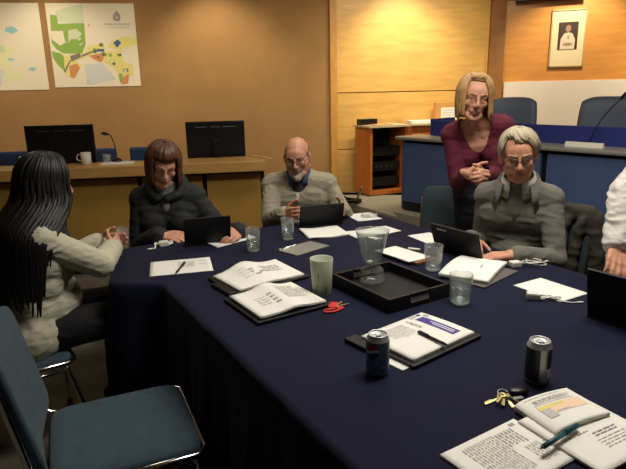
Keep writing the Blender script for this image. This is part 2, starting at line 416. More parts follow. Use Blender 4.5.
for k in range(4): b.box((.03, -.0635, .06+.032*k), (.17, .002, .008), M_ink)
b.build('paper_label', carton)
# ---- coiled cable and plug on the platform beside the credenza
bz = aty(353, 184, 6.9)
t = thing('cable_coil', 'grey cable coil lying on the platform by the cherry-wood cabinet', 'cable', (bz.x-.12, bz.y-.12, PZ))
b = MB(); pts = []
for i in range(90):
    a = i*.42; r_ = .16+.05*math.sin(i*1.3); pts.append((r_*1.6*math.cos(a)-.12, r_*math.sin(a), .015+.05*(i/90)+.01*math.sin(i)))
b.tube(pts, .012, M_blackmatte, seg=6); b.build('loops', t)
b = MB(); b.tube(smooth_path([(.05, 0, .03), (.14, .02, .03), (.2, .03, .13), (.22, .03, .2)]), .016, M_steel, seg=8); b.build('plug', t)

# ---- council desk along the left
Dk0 = aty(266, 175, 4.85)
desk_a = R(9)
t = thing('council_desk', 'long ochre wooden desk with raised oak ledge below the maps', 'desk', (Dk0.x, Dk0.y, 0), desk_a)
DLEN = 4.2
LZ = .945
b = MB(); b.box((-DLEN/2, .10, LZ-.045), (DLEN, .36, .09), M_ledge, bev=.008); b.build('ledge', t)
b = MB(); b.box((-DLEN/2, .10, (LZ-.09)/2), (DLEN-.02, .05, LZ-.1), M_dark); b.build('carcass', t)
xs = [-.03, -.53, -1.07, -1.72, -2.4, -3.1, -3.8]
for i in range(len(xs)-1):
    x1, x0 = xs[i]-.018, xs[i+1]+.018
    b = MB(); b.box(((x0+x1)/2, .055, (LZ-.115)/2+.02), (x1-x0, .035, LZ-.16), M_ochre, bev=.004); b.build('front_panel', t)
b = MB(); b.box((0.005, .4, .37), (.03, .62, .73), M_ochre); b.build('end_panel', t)
b = MB(); b.box((-DLEN/2, .52, .73), (DLEN, .56, .03), M_ledge); b.build('worktop', t)
MDk = X.Translation(V((Dk0.x, Dk0.y, 0))) @ X.Rotation(desk_a, 4, 'Z'); MDi = MDk.inverted()
def on_desk(px, py, z, yl):                      # point at local depth yl whose column is px
    q = MDi @ V((0, 0, CZ)); d = MDi.to_3x3() @ ray(px, py); s = (yl-q.y)/d.y; return q+d*s
def monitor(label, x0, x1, ytop, ydepth):
    a, c = on_desk(x0, ytop, 0, ydepth), on_desk(x1, ytop, 0, ydepth); w = c.x-a.x
    zt = a.z; z0 = .745; hm = w*.62
    p = MDk @ V(((a.x+c.x)/2, ydepth, z0))
    t = thing('monitor', label, 'monitor', p, desk_a, 'monitors on the council desk')
    H = zt-z0
    b = MB(); b.box((0, 0, H-hm/2), (w, .035, hm), M_black, bev=.006); case = b.build('case', t)
    b = MB(); b.box((0, .019, H-hm/2), (w-.03, .003, hm-.03), M_screen); b.build('display', case)
    b = MB()
    for i, (u, l) in enumerate(((-.24, .2), (0, .18), (.24, .22))): b.box((u*w, -.019, H-.05), (l*w, .003, .006), M_steel)  # three thin steel-coloured dashes near the top of the case
    b.build('steel_dash', case)
    b = MB(); b.box((.2*w, -.019, H-hm+.045), (.05, .003, .02), M_black); b.build('badge', case)
    b = MB(); b.box((0, -.03, (H-hm/2)/2), (.07, .025, H-hm/2), M_black, bev=.004); b.build('stand', t)
    b = MB(); b.box((0, 0, .008), (.24, .18, .016), M_black, bev=.006); b.build('foot', t)
monitor('black monitor with three steel dashes behind the person in cream', 24, 93, 126, .42)
monitor('black monitor behind the person in the dark jacket', 185, 244, 122, .42)
p = on_desk(86, 158, 0, .16); p = MDk @ V((p.x, .16, LZ))
t = thing('mug', 'white mug on the oak ledge right of the left monitor', 'mug', p)
b = MB(); b.lathe([(0, 0), (.038, 0), (.041, .004), (.043, .1), (.039, .1), (.037, .008), (0, .008)], M_ceramic); b.build('cup', t)
b = MB(); b.tube(smooth_path([(-.04, 0, .08), (-.07, 0, .08), (-.075, 0, .04), (-.04, 0, .025)]), .006, M_ceramic); b.build('handle', t)
p = on_desk(107, 158, 0, .2); p = MDk @ V((p.x, .2, LZ))
b = MB(); b.lathe([(0, 0), (.03, 0), (.036, .075), (.033, .075), (.028, .006), (0, .006)], M_glass); tag(b.build('water_glass'), 'small glass on the oak ledge by the microphone', 'glass', loc=p)
p = on_desk(118, 160, 0, .13); p = MDk @ V((p.x, .13, LZ))
b = MB(); b.box((0, 0, .004), (.26, .17, .008), M_paper); tag(b.build('paper_pile'), 'white papers under the microphone on the oak ledge', 'papers', loc=p, rz=desk_a)
p = on_desk(25, 158, 0, .3); p = on_desk(117, 160, 0, .22); b0 = MDk @ V((p.x, .22, LZ)); p2 = on_desk(107, 134, 0, .12); tp = MDk @ p2
goose('black gooseneck microphone standing on the oak ledge', (b0.x, b0.y, LZ+.008), tp, V((0, 0, 0)), GM)
p = on_desk(24, 160, 0, .2); p = MDk @ V((p.x, .2, LZ))
b = MB(); b.lathe([(0, 0), (.033, 0), (.038, .08), (.035, .08), (.03, .005), (0, .005)], M_ceramic); tag(b.build('paper_cup'), 'white cup left of the left monitor on the oak ledge', 'cup', loc=p)
p = on_desk(261, 153, 0, .1); p = MDk @ V((p.x, .16, LZ))
b = MB(); b.box((0, 0, .004), (.045, .3, .008), mat('wood_ruler', rgb(214, 170, 104), .5), bev=.002); tag(b.build('ruler'), 'pale wooden strip lying on the right end of the oak ledge', 'ruler', loc=p, rz=desk_a+.5)
def desk_chair(label, px, y):
    p = MDk @ V(((on_desk(px, 155, 0, y)).x, y, 0))
    t = thing('task_chair', label, 'chair', p, desk_a+PI, 'blue chairs behind the council desk')
    b = MB(); b.box((0, -.24, .76), (.46, .06, .44), mat('blue_task_fabric', rgb(52, 74, 112), .8), bev=.025); b.build('backrest', t)
    b = MB(); b.box((0, 0, .46), (.48, .46, .08), MATS['blue_task_fabric'], bev=.025); b.build('seat', t)
    b = MB(); b.tube([(0, -.24, .58), (0, -.2, .44), (0, 0, .42)], .02, M_black); b.build('back_bar', t)
    b = MB(); b.tube([(0, 0, .06), (0, 0, .43)], .028, M_black); b.build('gas_post', t)
    for i in range(5):
        a = i*2*PI/5; b = MB(); b.tube([(0, 0, .09), (.27*math.cos(a), .27*math.sin(a), .03)], [.024, .028], M_black); b.build('castor_arm', t)
desk_chair('blue chair back at the far left behind the oak ledge', 4, .98)
desk_chair('blue chair behind the left monitor', 88, .98)
desk_chair('blue chair behind the person in the dark jacket', 150, .98)
# ---- maps pinned to the wall
def wall_map(label, pts, patches, extra=None):
    """pts: lower-left, upper-right pixel; patches: list of (material, [(u, v)...]) with u right, v up in 0..1"""
    xa, za = on_back(*pts[0]); xb, zb = on_back(*pts[1]); w, h = xb-xa, zb-za
    o = MW @ V(((xa+xb)/2, -.006, (za+zb)/2))
    b = MB(); b.box((0, 0, 0), (w, .003, h), M_mappaper)
    for k, (m, poly) in enumerate(patches):
        b.add([((u-.5)*w, -.0018-.00015*k, (v-.5)*h) for u, v in poly], [list(range(len(poly)))], m)
    ob = b.build('wall_map'); tag(ob, label, 'map', 'maps on the wall', loc=o, rz=rzw); return ob
M_mappaper = mat('map_paper', rgb(232, 220, 196), .55)
mg = mat('map_green', rgb(140, 172, 76), .6); mlg = mat('map_pale_green', rgb(204, 212, 176), .6); my = mat('map_yellow', rgb(226, 214, 130), .6)
mo = mat('map_orange', rgb(208, 140, 92), .6); mb2 = mat('map_blue', rgb(72, 94, 140), .6); mlb = mat('map_pale_blue', rgb(150, 196, 204), .6); mgr = mat('map_grey', rgb(130, 120, 106), .6); mdg = mat('map_dark_green', rgb(96, 124, 70), .6)
mpl = mat('map_pale_yellow', rgb(226, 222, 178), .6); mgw = mat('map_grey_white', rgb(206, 208, 206), .6)
def rect(u0, v0, u1, v1): return [(u0, v0), (u1, v0), (u1, v1), (u0, v1)]
def px_uv(px, py): t_ = (py-12)/328; return ((px-185-32*t_)/333.0, 1-t_)
def PP(m, *pts): return (m, [px_uv(*p) for p in pts])
pat = [PP(mlg, (225, 40), (325, 15), (330, 95), (300, 90), (225, 80)),
       PP(mg, (203, 55), (228, 58), (232, 90), (330, 88), (335, 170), (320, 208), (250, 205), (225, 190), (207, 165)),
       PP(M_mappaper, (205, 118), (250, 118), (258, 165), (238, 175), (208, 150)),
       PP(mlg, (270, 115), (300, 110), (322, 130), (300, 150), (270, 148)),
       PP(mg, (205, 195), (240, 205), (262, 225), (252, 275), (228, 250), (212, 225)),
       PP(my, (250, 215), (330, 205), (340, 180), (400, 165), (410, 190), (300, 235), (255, 290)),
       PP(my, (255, 250), (300, 240), (320, 250), (300, 290), (265, 305)),
       PP(mo, (270, 255), (300, 245), (312, 262), (290, 305), (275, 300)),
       PP(mo, (345, 215), (400, 205), (408, 225), (392, 243), (370, 232)),
       PP(my, (400, 200), (470, 195), (480, 240), (520, 262), (520, 295), (470, 300), (440, 262), (405, 240)),
       PP(my, (430, 160), (480, 140), (530, 150), (535, 170), (470, 190), (420, 185)),
       PP(mgw, (330, 250), (400, 245), (450, 310), (350, 332), (335, 290)),
       PP(mb2, (440, 165), (458, 152), (472, 165), (455, 185)),
       PP(mb2, (378, 188), (405, 190), (405, 200), (378, 198)),
       PP(mgr, (275, 215), (312, 205), (318, 220), (280, 238)),
       PP(mgr, (318, 212), (372, 192), (374, 197), (320, 220)),
       PP(mdg, (435, 240), (450, 245), (448, 256), (434, 250)), PP(mdg, (478, 270), (498, 268), (500, 282), (480, 284)),
       PP(mg, (460, 290), (475, 285), (480, 325), (466, 322)), PP(mo, (482, 300), (502, 290), (498, 330), (470, 330)),
       PP(mdg, (388, 165), (402, 168), (400, 180), (386, 178)), PP(mgr, (250, 275), (275, 230), (279, 233), (254, 282)),
       PP(mg, (425, 205), (436, 210), (432, 222), (422, 218)), PP(mdg, (455, 208), (474, 210), (470, 220), (458, 218)),
       # crest and title block, upper right
       PP(M_inkd, (440, 75), (440, 58), (454, 40), (468, 58), (468, 75), (462, 80), (446, 80)),
       PP(M_mappaper, (450, 67), (454, 60), (459, 67), (454, 70)),
       PP(M_ink, (344, 90), (350, 90), (350, 102), (344, 102)), PP(M_ink, (338, 310), (344, 308), (344, 326), (338, 326))]
random.seed(3)
def words(x0, x1, y0, y1, m, mean):
    x = x0; out = []
    while x < x1:
        w = min(mean*(.5+random.random()), x1-x); out.append(PP(m, (x, y1), (x+w, y1), (x+w, y0), (x, y0))); x += w+mean*.3
    return out
pat += words(408, 508, 88, 95, M_ink, 14) + words(420, 500, 102, 106, mgw, 10)
def blobs(n, u0, u1, v0, v1, m):
    out = []
    for _ in range(n):
        x = random.uniform(u0, u1); y = random.uniform(v0, v1); r_ = random.uniform(3, 9)
        out.append((m, [px_uv(x+r_*random.uniform(.5, 1.3)*math.cos(a), y+r_*random.uniform(.5, 1.3)*math.sin(a)) for a in (0, 1.1, 2.2, 3.3, 4.4, 5.4)]))
    return out
pat += blobs(10, 400, 520, 190, 290, mpl)+blobs(8, 250, 330, 120, 200, mlg)+blobs(6, 330, 420, 170, 230, mdg)[:4]
wall_map('coloured zoning map with green block and a title at upper right', [(55.7, 87.5), (133.4, 3.5)], pat)
pl = [(mpl, [(.02, .45), (.1, .42), (.14, .5), (.08, .58), (.02, .55)]), (mlb, [(.62, .68), (.70, .65), (.76, .69), (.71, .74), (.64, .73)]),
      (mpl, [(.4, .3), (.62, .2), (.7, .5), (.5, .56)]), (mpl, [(.5, .1), (.75, .12), (.72, .22), (.55, .2)]), (mlb, [(.8, .24), (.86, .22), (.9, .26), (.84, .27)]),
      (mlb, [(.6, .36), (.64, .34), (.68, .36), (.64, .38)]), (mpl, [(.6, .15), (.7, .13), (.72, .2), (.64, .21)]), (mgw, [(.2, .1), (.5, .06), (.56, .24), (.3, .3)]), (mlg, [(.45, .46), (.6, .44), (.58, .52), (.48, .54)])]
wall_map('faded pale map at the left with a light blue patch', [(-47, 91.5), (38, 3)], pl)
# ================================================================ TABLE
TH = R(30); TU = V((math.sin(TH), -math.cos(TH), 0)); TV = V((math.cos(TH), math.sin(TH), 0))
P1 = V((-1.00, 2.80, 0)); P2 = V((-.87, 2.27, 0)); P3 = V((-.63, 2.25, 0)); P4 = V((.82, -.22, 0))
P7 = P1+TV*1.58; P6 = P7+TU*4.0
P5 = P6
poly = [P1, P2, P3, P4, P6, P7]
cen = sum((p for p in [P1, P4, P6, P7]), V())/4
def inset(pts, d):
    out = []; n = len(pts)
    for i in range(n):
        a, b_, c = pts[i-1], pts[i], pts[(i+1) % n]
        e1 = (b_-a).normalized(); e2 = (c-b_).normalized()
        n1 = V((-e1.y, e1.x, 0)); n2 = V((-e2.y, e2.x, 0)); m = (n1+n2).normalized()
        out.append(b_+m*d/max(.4, m.dot(n1)))
    return out
t = thing('conference_table', 'long wooden table hidden under the navy cloth', 'table', (cen.x, cen.y, 0))
tp = [p-cen for p in inset(poly, .03)]
b = MB(); b.prism([(p.x, p.y) for p in tp], .70, .733, M_tabletop); b.build('tabletop', t)
for q in (P1+TU*.75+TV*.42, P1+TU*.2+TV*1.38, P1+TU*2.0+TV*.3, P1+TU*2.0+TV*1.38, P1+TU*3.6+TV*.3, P1+TU*3.6+TV*1.38):
    q = q-cen; b = MB(); b.tube([(q.x, q.y, 0), (q.x, q.y, .70)], .02, M_steel); b.build('leg', t)
# cloth: rings from the middle out to the edge, then a skirt that hangs in folds
ring = []; segl = []
for i in range(len(poly)):
    a, c = poly[i], poly[(i+1) % len(poly)]; n = max(6, int((c-a).length/.03))
    for k in range(n): ring.append(a.lerp(c, k/n)); segl.append((i, k/n))
n = len(ring)
# rounded-off corners
rs = [V(p) for p in ring]
for _ in range(2): rs = [(rs[i-1]+rs[i]*2+rs[(i+1) % n])/4 for i in range(n)]
nor = []
for i in range(n):
    e = (rs[(i+2) % n]-rs[i-2]).normalized(); nor.append(V((e.y, -e.x, 0)))
def drop(i):
    s, k = segl[i]
    if s == 0: return .24
    if s == 1: return .24+.36*k
    if s == 2: return .60+.11*min(1, k*3)
    if s == 3: return .70-.35*min(1, k*2)
    return .28 if s == 4 else .26
dr = [drop(i) for i in range(n)]
for _ in range(6): dr = [(dr[i-1]+dr[i]+dr[(i+1) % n])/3 for i in range(n)]
arc = 0; arcs = []
for i in range(n): arcs.append(arc); arc += (ring[(i+1) % n]-ring[i]).length
vs = []; fs = []
ce0 = V((-.30, 2.55, 0))
ts = [0, .25, .5, .7, .85, .95, .985, 1.0]
for k, tt in enumerate(ts):
    for i in range(n): p = ce0.lerp(rs[i], tt); vs.append(V((p.x, p.y, TZ)))
NS = 12
for k in range(1, NS+1):
    w = k/NS
    for i in range(n):
        d = dr[i]; z = TZ-.012-w*(d-.012) if k > 1 else TZ-.012
        s = arcs[i]
        wave = .5+.5*math.sin(s*2*PI/.31+1.7*math.sin(s*2.1)); wave += .3*math.sin(s*2*PI/.13+2)
        off = .012+.055*w**1.3*wave*(d/.7)+.02*w
        p = rs[i]+nor[i]*off; vs.append(V((p.x, p.y, z)))
m_ = len(ts)+NS
for k in range(m_-1):
    for i in range(n):
        j = (i+1) % n; a = k*n
        if k == 0:
            pass
        fs.append((a+i, a+j, a+n+j, a+n+i))
b = MB(); b.add([v-V((cen.x, cen.y, 0)) for v in vs], fs, M_cloth, smooth=True)
o = b.build('tablecloth'); tag(o, 'navy blue cloth covering the long table and hanging to the floor', 'tablecloth', loc=(cen.x, cen.y, 0))
# ================================================================ STACKING CHAIRS
def stack_chair(name, label, loc, rz, mt=None, group='stacking chairs around the table', back_top=.86, metal=None):
    mt = mt or M_chairblue; metal = metal or M_chrome
    t = thing(name, label, 'chair', loc, rz, group)
    b = MB(); vs = []; fs = []; N = 16
    def pad(b, W, D, H, bow, M, ex=.24):
        # soft pad: superellipse outline, domed
        vs = []; fs = []; K = 36; rings = [(0, H), (.5, H), (.8, H*.97), (.95, H*.8), (1, H*.5), (.985, H*.12), (.95, 0), (0, 0)]
        for r_, z in rings:
            for i in range(K):
                a = 2*PI*i/K; c, s_ = math.cos(a), math.sin(a)
                x = abs(c)**ex*math.copysign(1, c)*W/2*r_; y = abs(s_)**ex*math.copysign(1, s_)*D/2*r_
                vs.append((x, y, z + bow*(x/(W/2))**2))
        for k in range(len(rings)-1):
            for i in range(K): fs.append((k*K+i, k*K+(i+1) % K, (k+1)*K+(i+1) % K, (k+1)*K+i))
        b.add(vs, fs, mt, M, True)
    pad(b, .45, .45, .04, 0, X.Translation((0, .01, .42))); b.build('seat', t)
    b = MB(); W, D, z = .458/2, .458/2, .428
    rim = [(-W, -D+.03), (-W, D-.03), (-W+.03, D), (W-.03, D), (W, D-.03), (W, -D+.03)]
    b.tube([(x, y+.01, z) for x, y in rim], .011, metal); 
    for yy in (-.15, .15): b.tube([(-W, yy, z-.015), (W, yy, z-.015)], .008, metal)
    for xx in (-W, W): b.tube([(xx, -.19, z-.03), (xx, .2, z-.03)], .008, metal)
    b.build('seat_frame', t)
    al = R(12); hb = back_top-.47
    Mb = X.Translation((0, -.225, .47)) @ X.Rotation(al, 4, 'X') @ X.Translation((0, 0, hb/2)) @ X.Rotation(PI/2, 4, 'X')
    b = MB(); pad(b, .46, hb, .04, -.03, Mb); b.build('backrest', t)
    for s in (-1, 1):
        b = MB(); b.tube(smooth_path([(s*.225, .2, .42), (s*.235, .25, .2), (s*.24, .26, 0.012)]), .011, metal); lg = b.build('leg', t); b = MB(); b.ell((s*.24, .26, .012), (.014, .014, .012), M_black, seg=8, rings=6); b.build('rubber_foot', lg)
        b = MB(); b.tube(smooth_path([(s*.225, -.18, .42), (s*.235, -.26, .2), (s*.24, -.3, 0.012)]), .011, metal); lg = b.build('leg', t); b = MB(); b.ell((s*.24, -.3, .012), (.014, .014, .012), M_black, seg=8, rings=6); b.build('rubber_foot', lg)
        b = MB(); b.tube(smooth_path([(s*.232, -.16, .42), (s*.236, -.235, .45), (s*.236, -.255, .56), (s*.225, -.30, .80)]), .011, metal); b.build('back_post', t)
    return t
# ================================================================ THINGS ON THE TABLE
def fit(px, z=TZ):
    """four pixel corners (page top-left, top-right, bottom-right, bottom-left) -> centre, angle, width, height of the best rectangle"""
    a, b_, c, d = [at(x, y, z) for x, y in px]
    w = ((b_-a)+(c-d))/2; h = ((a-d)+(b_-c))/2
    ce = (a+b_+c+d)/4
    ang = (math.atan2(w.y, w.x)+math.atan2(-h.x, h.y))/2
    if abs(math.atan2(w.y, w.x)-math.atan2(-h.x, h.y)) > PI: ang += PI
    return ce, ang, w.length, h.length
def sheet(b, w, h, z0, lift=None, lines=(), blocks=(), m=None, th=.0012, M=None, N=14):
    """a sheet of paper as a thin curved solid with printed marks just above it"""
    m = m or M_paper; lift = lift or (lambda u, v: 0)
    def P(u, v, e=0): return V(((u-.5)*w, (v-.5)*h, z0+lift(u, v)+e))
    vs = [P(i/N, j/N, th) for j in range(N+1) for i in range(N+1)]+[P(i/N, j/N, 0) for j in range(N+1) for i in range(N+1)]
    K = (N+1)*(N+1); fs = []
    for j in range(N):
        for i in range(N):
            a = j*(N+1)+i; fs.append((a, a+1, a+N+2, a+N+1)); fs.append((K+a, K+a+N+1, K+a+N+2, K+a+1))
    for i in range(N):
        fs.append((i, K+i, K+i+1, i+1)); a = N*(N+1)+i; fs.append((a, a+1, K+a+1, K+a))
        a = i*(N+1); fs.append((a, a+N+1, K+a+N+1, K+a)); a = i*(N+1)+N; fs.append((a, K+a, K+a+N+1, a+N+1))
    b.add(vs, fs, m, M, True)
    def strip(u0, v0, u1, v1, mm, e):
        n = max(1, int((u1-u0)*N)+1); q = []
        for k in range(n+1): u = u0+(u1-u0)*k/n; q += [P(u, v0, th+e), P(u, v1, th+e)]
        b.add(q, [(2*k, 2*k+2, 2*k+3, 2*k+1) for k in range(n)], mm, M)
    for k, (u0, v0, u1, v1, mm) in enumerate(blocks): strip(u0, v0, u1, v1, mm, .0005+.0002*k)
    for u0, v, u1, t_, mm in lines:
        u = u0
        while u < u1-.005:
            l = min(random.uniform(.03, .11), u1-u); strip(u, v-t_/2, u+l, v+t_/2, mm, .0018); u += l+.016
def para(u0, u1, v1, v0, n, t_=.012, m=None, rag=.15):
    return [(u0, v1-(v1-v0)*k/max(1, n-1), u1-random.random()*rag*(u1-u0), t_, m or M_ink) for k in range(n)]
def ripple(a, fx=1.3, ph=0): return lambda u, v: a*(.5+.5*math.sin(PI*fx*u*2+ph+v*1.5))*(.3+.7*abs(u-.5)*2)
def paper(label, px, lines=(), blocks=(), lift=None, n=1, z=TZ, name='paper_sheet', cat='paper', group='loose papers on the table', m=None, size=None):
    ce, a, w, h = fit(px, z)
    if size: w, h = size
    b = MB()
    for k in range(n):
        M = X.Rotation(random.uniform(-.03, .03), 4, 'Z') if k < n-1 else X()
        sheet(b, w, h, .0012+.0018*k, lift, lines if k == n-1 else (), blocks if k == n-1 else (), m, M=M)
    return tag(b.build(name), label, cat, group, loc=(ce.x, ce.y, z), rz=a)
def pen(label, p0, p1, z, m, name='pen', r=.0048, tip=None):
    a, c = at(*p0, z), at(*p1, z); d = c-a; L = d.length
    rz = math.atan2(d.y, d.x)
    t = thing(name, label, 'pen', (a.x, a.y, z), rz, 'pens on the table')
    b = MB(); b.tube([(.012, 0, r), (L*.62, 0, r)], r, m, seg=12); b.build('barrel', t)
    b = MB(); b.tube([(L*.62, 0, r), (L*.97, 0, r), (L, 0, r)], [r*1.15, r*1.1, r*.7], m, seg=12); b.box((L*.8, 0, r*2.3), (L*.28, .003, .0015), tip or m); b.build('cap', t)
    b = MB(); b.tube([(0, 0, r), (.013, 0, r)], [.0008, r*.9], tip or M_black, seg=10); b.build('tip', t)
    return t
random.seed(11)
ZP = TZ
# --- paper with a pen in front of the person in the dark jacket
paper('white sheet with a pen on it at the table end near the person in cream', [(151, 263), (210, 257), (213, 271), (149, 277)],
      para(.45, .75, .75, .45, 4, .03)+para(.8, .95, .75, .55, 2, .03))
pen('black pen lying across the sheet at the table end', (176, 274), (185, 263), TZ+.004, M_black)
# --- sheets
paper('bent white paper behind the tablet of the person in the dark jacket', [(213, 246), (240, 233), (247, 238), (222, 249)], n=2, lift=lambda u, v: .012*v)
paper('white papers in front of the person in beige\'s tablet', [(302, 231), (338, 226.5), (347, 236), (307, 240.5)], n=4, lift=ripple(.006))
paper('white sheet right of the papers before the person in beige\'s tablet', [(345, 233), (385, 226), (400, 231.5), (356, 239.5)], lift=ripple(.004))
paper('white sheet at the far right corner of the table', [(347, 215), (367, 212.5), (382, 219), (357, 222)])
paper('white sheet beside the left edge of the person in grey fleece\'s tablet', [(409, 236), (432, 232), (444, 240), (428, 244.5)])
paper('blank white sheet in front of the person in grey fleece', [(516, 286), (540, 277.5), (587, 294), (560, 303)])
# --- notebook with sheet behind the jug
ce, a, w, h = fit([(384, 253), (396, 248), (424, 261), (408, 268)])
t = thing('notebook', 'brown notebook under a white sheet behind the black tray', 'notebook', (ce.x+.02, ce.y-.0, TZ), a)
b = MB(); b.box((0, 0, .008), (w*1.05, h*1.05, .014), M_brown, bev=.003); b.build('cover', t)
b = MB(); sheet(b, w*1.1, h*.95, .0155, ripple(.003)); o = b.build('top_sheet', t); o.location = (-.02, .012, 0)
# --- stack of papers and grey folder in front of grey-haired man
ce, a, w, h = fit([(442, 276), (472, 262), (513, 268), (487, 292)])
o = paper('thick stack of white papers on a grey folder before the person in grey fleece', [(439, 276), (460, 259), (513, 264), (482, 284)], n=7, lift=lambda u, v: .012*(1-(2*u-1)**2)*(.4+.6*v), z=TZ+.008, name='paper_stack', cat='papers', lines=[(.45, .35, .6, .03, M_inkd)])
ce, a, w, h = fit([(448, 276), (468, 262), (517, 271), (482, 292)])
b = MB(); b.box((0, 0, .0036), (w, h, .007), M_greyboard, bev=.002); tag(b.build('folder'), 'grey folder under the thick stack of white papers', 'folder', loc=(ce.x, ce.y, TZ), rz=a)
# --- portfolios lying open with curled pages
def portfolio(label, px, lines, lift, flap=None, n=5, blocks=(), cat='binder'):
    ce, a, w, h = fit(px, TZ+.018)
    t = thing('portfolio', label, cat, (ce.x, ce.y, TZ), a, 'black portfolios on the table')
    b = MB(); b.box((0, 0, .007), (w+.035, h+.03, .012), M_leather, bev=.004); cover = b.build('cover', t)
    b = MB()
    for k in range(n): sheet(b, w, h, .0132+.0016*k, lift, lines if k == n-1 else (), blocks if k == n-1 else ())
    b.build('pages', t)
    if flap:
        fx, fy, fw_, fh = flap
        b = MB(); b.box((fx*w, fy*h, .008), (fw_, fh, .014), M_leather, bev=.004); b.build('clasp_flap', cover)
    return t, w, h
# far one
tl = [(.40, .62, .46, .05, M_inkd), (.40, .52, .44, .05, M_inkd), (.5, .45, .56, .05, M_inkd), (.42, .38, .5, .04, M_inkd)]+para(.25, .4, .75, .4, 4, .02)+para(.58, .88, .7, .45, 4, .03, M_inkd)
t1, w1, h1 = portfolio('black portfolio with handwritten pages, farther from the camera', [(216, 278), (276, 260), (299, 275), (240, 291)], tl, lambda u, v: .03*math.exp(-((u-.45)/.22)**2)*(.2+.8*v)+.012*u*v, flap=(-.56, -.15, .05, .16))
b = MB(); b.box((0, 0, 0), (.05, .035, .003), mat('brown_patch', rgb(96, 70, 58), .5)); o = b.build('leather_label', t1); o.location = (-.36*w1, -.57*h1, .0145)
tl = para(.2, .38, .6, .35, 4, .025)+para(.4, .48, .62, .3, 4, .04, M_inkd)+para(.6, .92, .82, .35, 9, .02)
t2, w2, h2 = portfolio('black portfolio with two printed pages beside the green tumbler', [(232, 298), (292, 282), (322, 302), (260, 320)], tl, lambda u, v: .022*math.exp(-((u-.55)/.18)**2)*(.4+.6*v)+.004)
# front one with the purple banner
tl = para(.1, .45, .66, .63, 2, .012, M_inkd)+para(.12, .5, .52, .22, 8, .012)
bl = [(.55, .70, .98, .84, M_purple), (.62, .79, .9, .805, M_paper), (.62, .755, .94, .77, M_paper), (.62, .725, .84, .735, M_paper), (.60, .87, .67, .94, M_inkd), (.70, .885, .74, .92, M_purple)]
t3, w3, h3 = portfolio('black portfolio whose top sheet has a purple banner', [(421, 312.5), (474, 333), (413, 361), (362, 337)], tl, lambda u, v: .003*math.sin(3*u), flap=(-.42, -.56, .10, .05), blocks=[(.14, .76, .86, .90, M_purple), (.34, .845, .80, .86, M_paper), (.42, .805, .82, .82, M_paper), (.10, .925, .20, .965, M_inkd), (.03, .86, .09, .91, M_purple), (.02, .74, .10, .84, M_ink)])
b = MB(); sheet(b, .12, .05, .001); o = b.build('loose_page', t3); o.location = (w3*.22, -h3*.56, .0); 
pen('black pen lying on the sheet with the purple banner', (448, 347), (418, 333), TZ+.0245, M_black)
# --- the big agenda pages in the near right corner
ce, a, w, h = fit([(515, 422), (566, 447), (500, 500), (446, 453)])
lines = [(.06, .9, .0, .01, M_ink)]+para(.30, .55, .90, .86, 2, .012, M_inkd)
random.seed(5)
tl = para(.55, .85, .93, .92, 1, .012, M_inkd)+para(.5, .9, .87, .72, 5, .011)+para(.12, .45, .82, .62, 6, .012, M_inkd)+para(.1, .9, .58, .2, 12, .011)
paper('printed agenda sheets with a small crest, at the bottom of the picture', [(513, 423), (572, 452), (505, 512), (444, 453)], tl, blocks=[(.05, .86, .11, .93, M_inkd)], n=3, name='agenda_pages', cat='papers')
ce, a, w, h = fit([(519, 404), (575, 393), (640, 440), (560, 468)])
t = thing('agenda_booklet', 'thick open booklet with a yellow table, under the teal pen', 'booklet', (ce.x, ce.y, TZ), 0)
# two leaves: folded-over stack on the left, single page to the right; pages run away from the viewer
p_a, p_b, p_c, p_d = at(517, 402, TZ), at(578, 389, TZ), at(610, 440, TZ), at(545, 455, TZ)
def leaf(px, lift, lines, blocks, n, z0, name):
    c2, a2, w2_, h2_ = fit(px, TZ); b = MB()
    for k in range(n): sheet(b, w2_, h2_, z0+.0022*k, lift, lines if k == n-1 else (), blocks if k == n-1 else ())
    o = b.build(name, t); o.location = (c2.x-ce.x, c2.y-ce.y, 0); o.rotation_euler = (0, 0, a2); return o
Y_ = mat('print_yellow', rgb(236, 214, 120), .7); O_ = mat('print_peach', rgb(240, 206, 176), .7)
roll = lambda u, v: .018*math.sin(min(1, u*3.5)*PI/2)-.016*max(0, (.16-u)/.16)**2
leaf([(519, 412), (565, 394), (603, 418), (556, 445)], lambda u, v: .003+.008*math.sin(PI*min(1, u*.8+.12))-.006*max(0, .12-u)/.12, para(.12, .8, .93, .90, 1, .012, M_inkd)+para(.2, .92, .84, .76, 3, .02), [(.16, .70, .86, .715, M_inkd), (.16, .38, .92, .66, O_), (.16, .56, .62, .66, Y_), (.40, .60, .6, .62, M_ink), (.16, .30, .32, .56, M_ink), (.36, .40, .6, .43, M_ink)], 5, .0065, 'folded_pages')
leaf([(536, 424), (574, 397.5), (655, 440), (600, 492)], lambda u, v: .004+.003*math.sin(3*u), para(.16, .5, .50, .49, 1, .012, M_inkd)+para(.45, .8, .44, .40, 2, .016, M_inkd)+para(.4, .85, .34, .22, 4, .010), [], 3, .002, 'flat_pages')
pen('teal pen lying across the open booklet', (540, 451), (578, 427), TZ+.0215, M_pen, r=.0058)
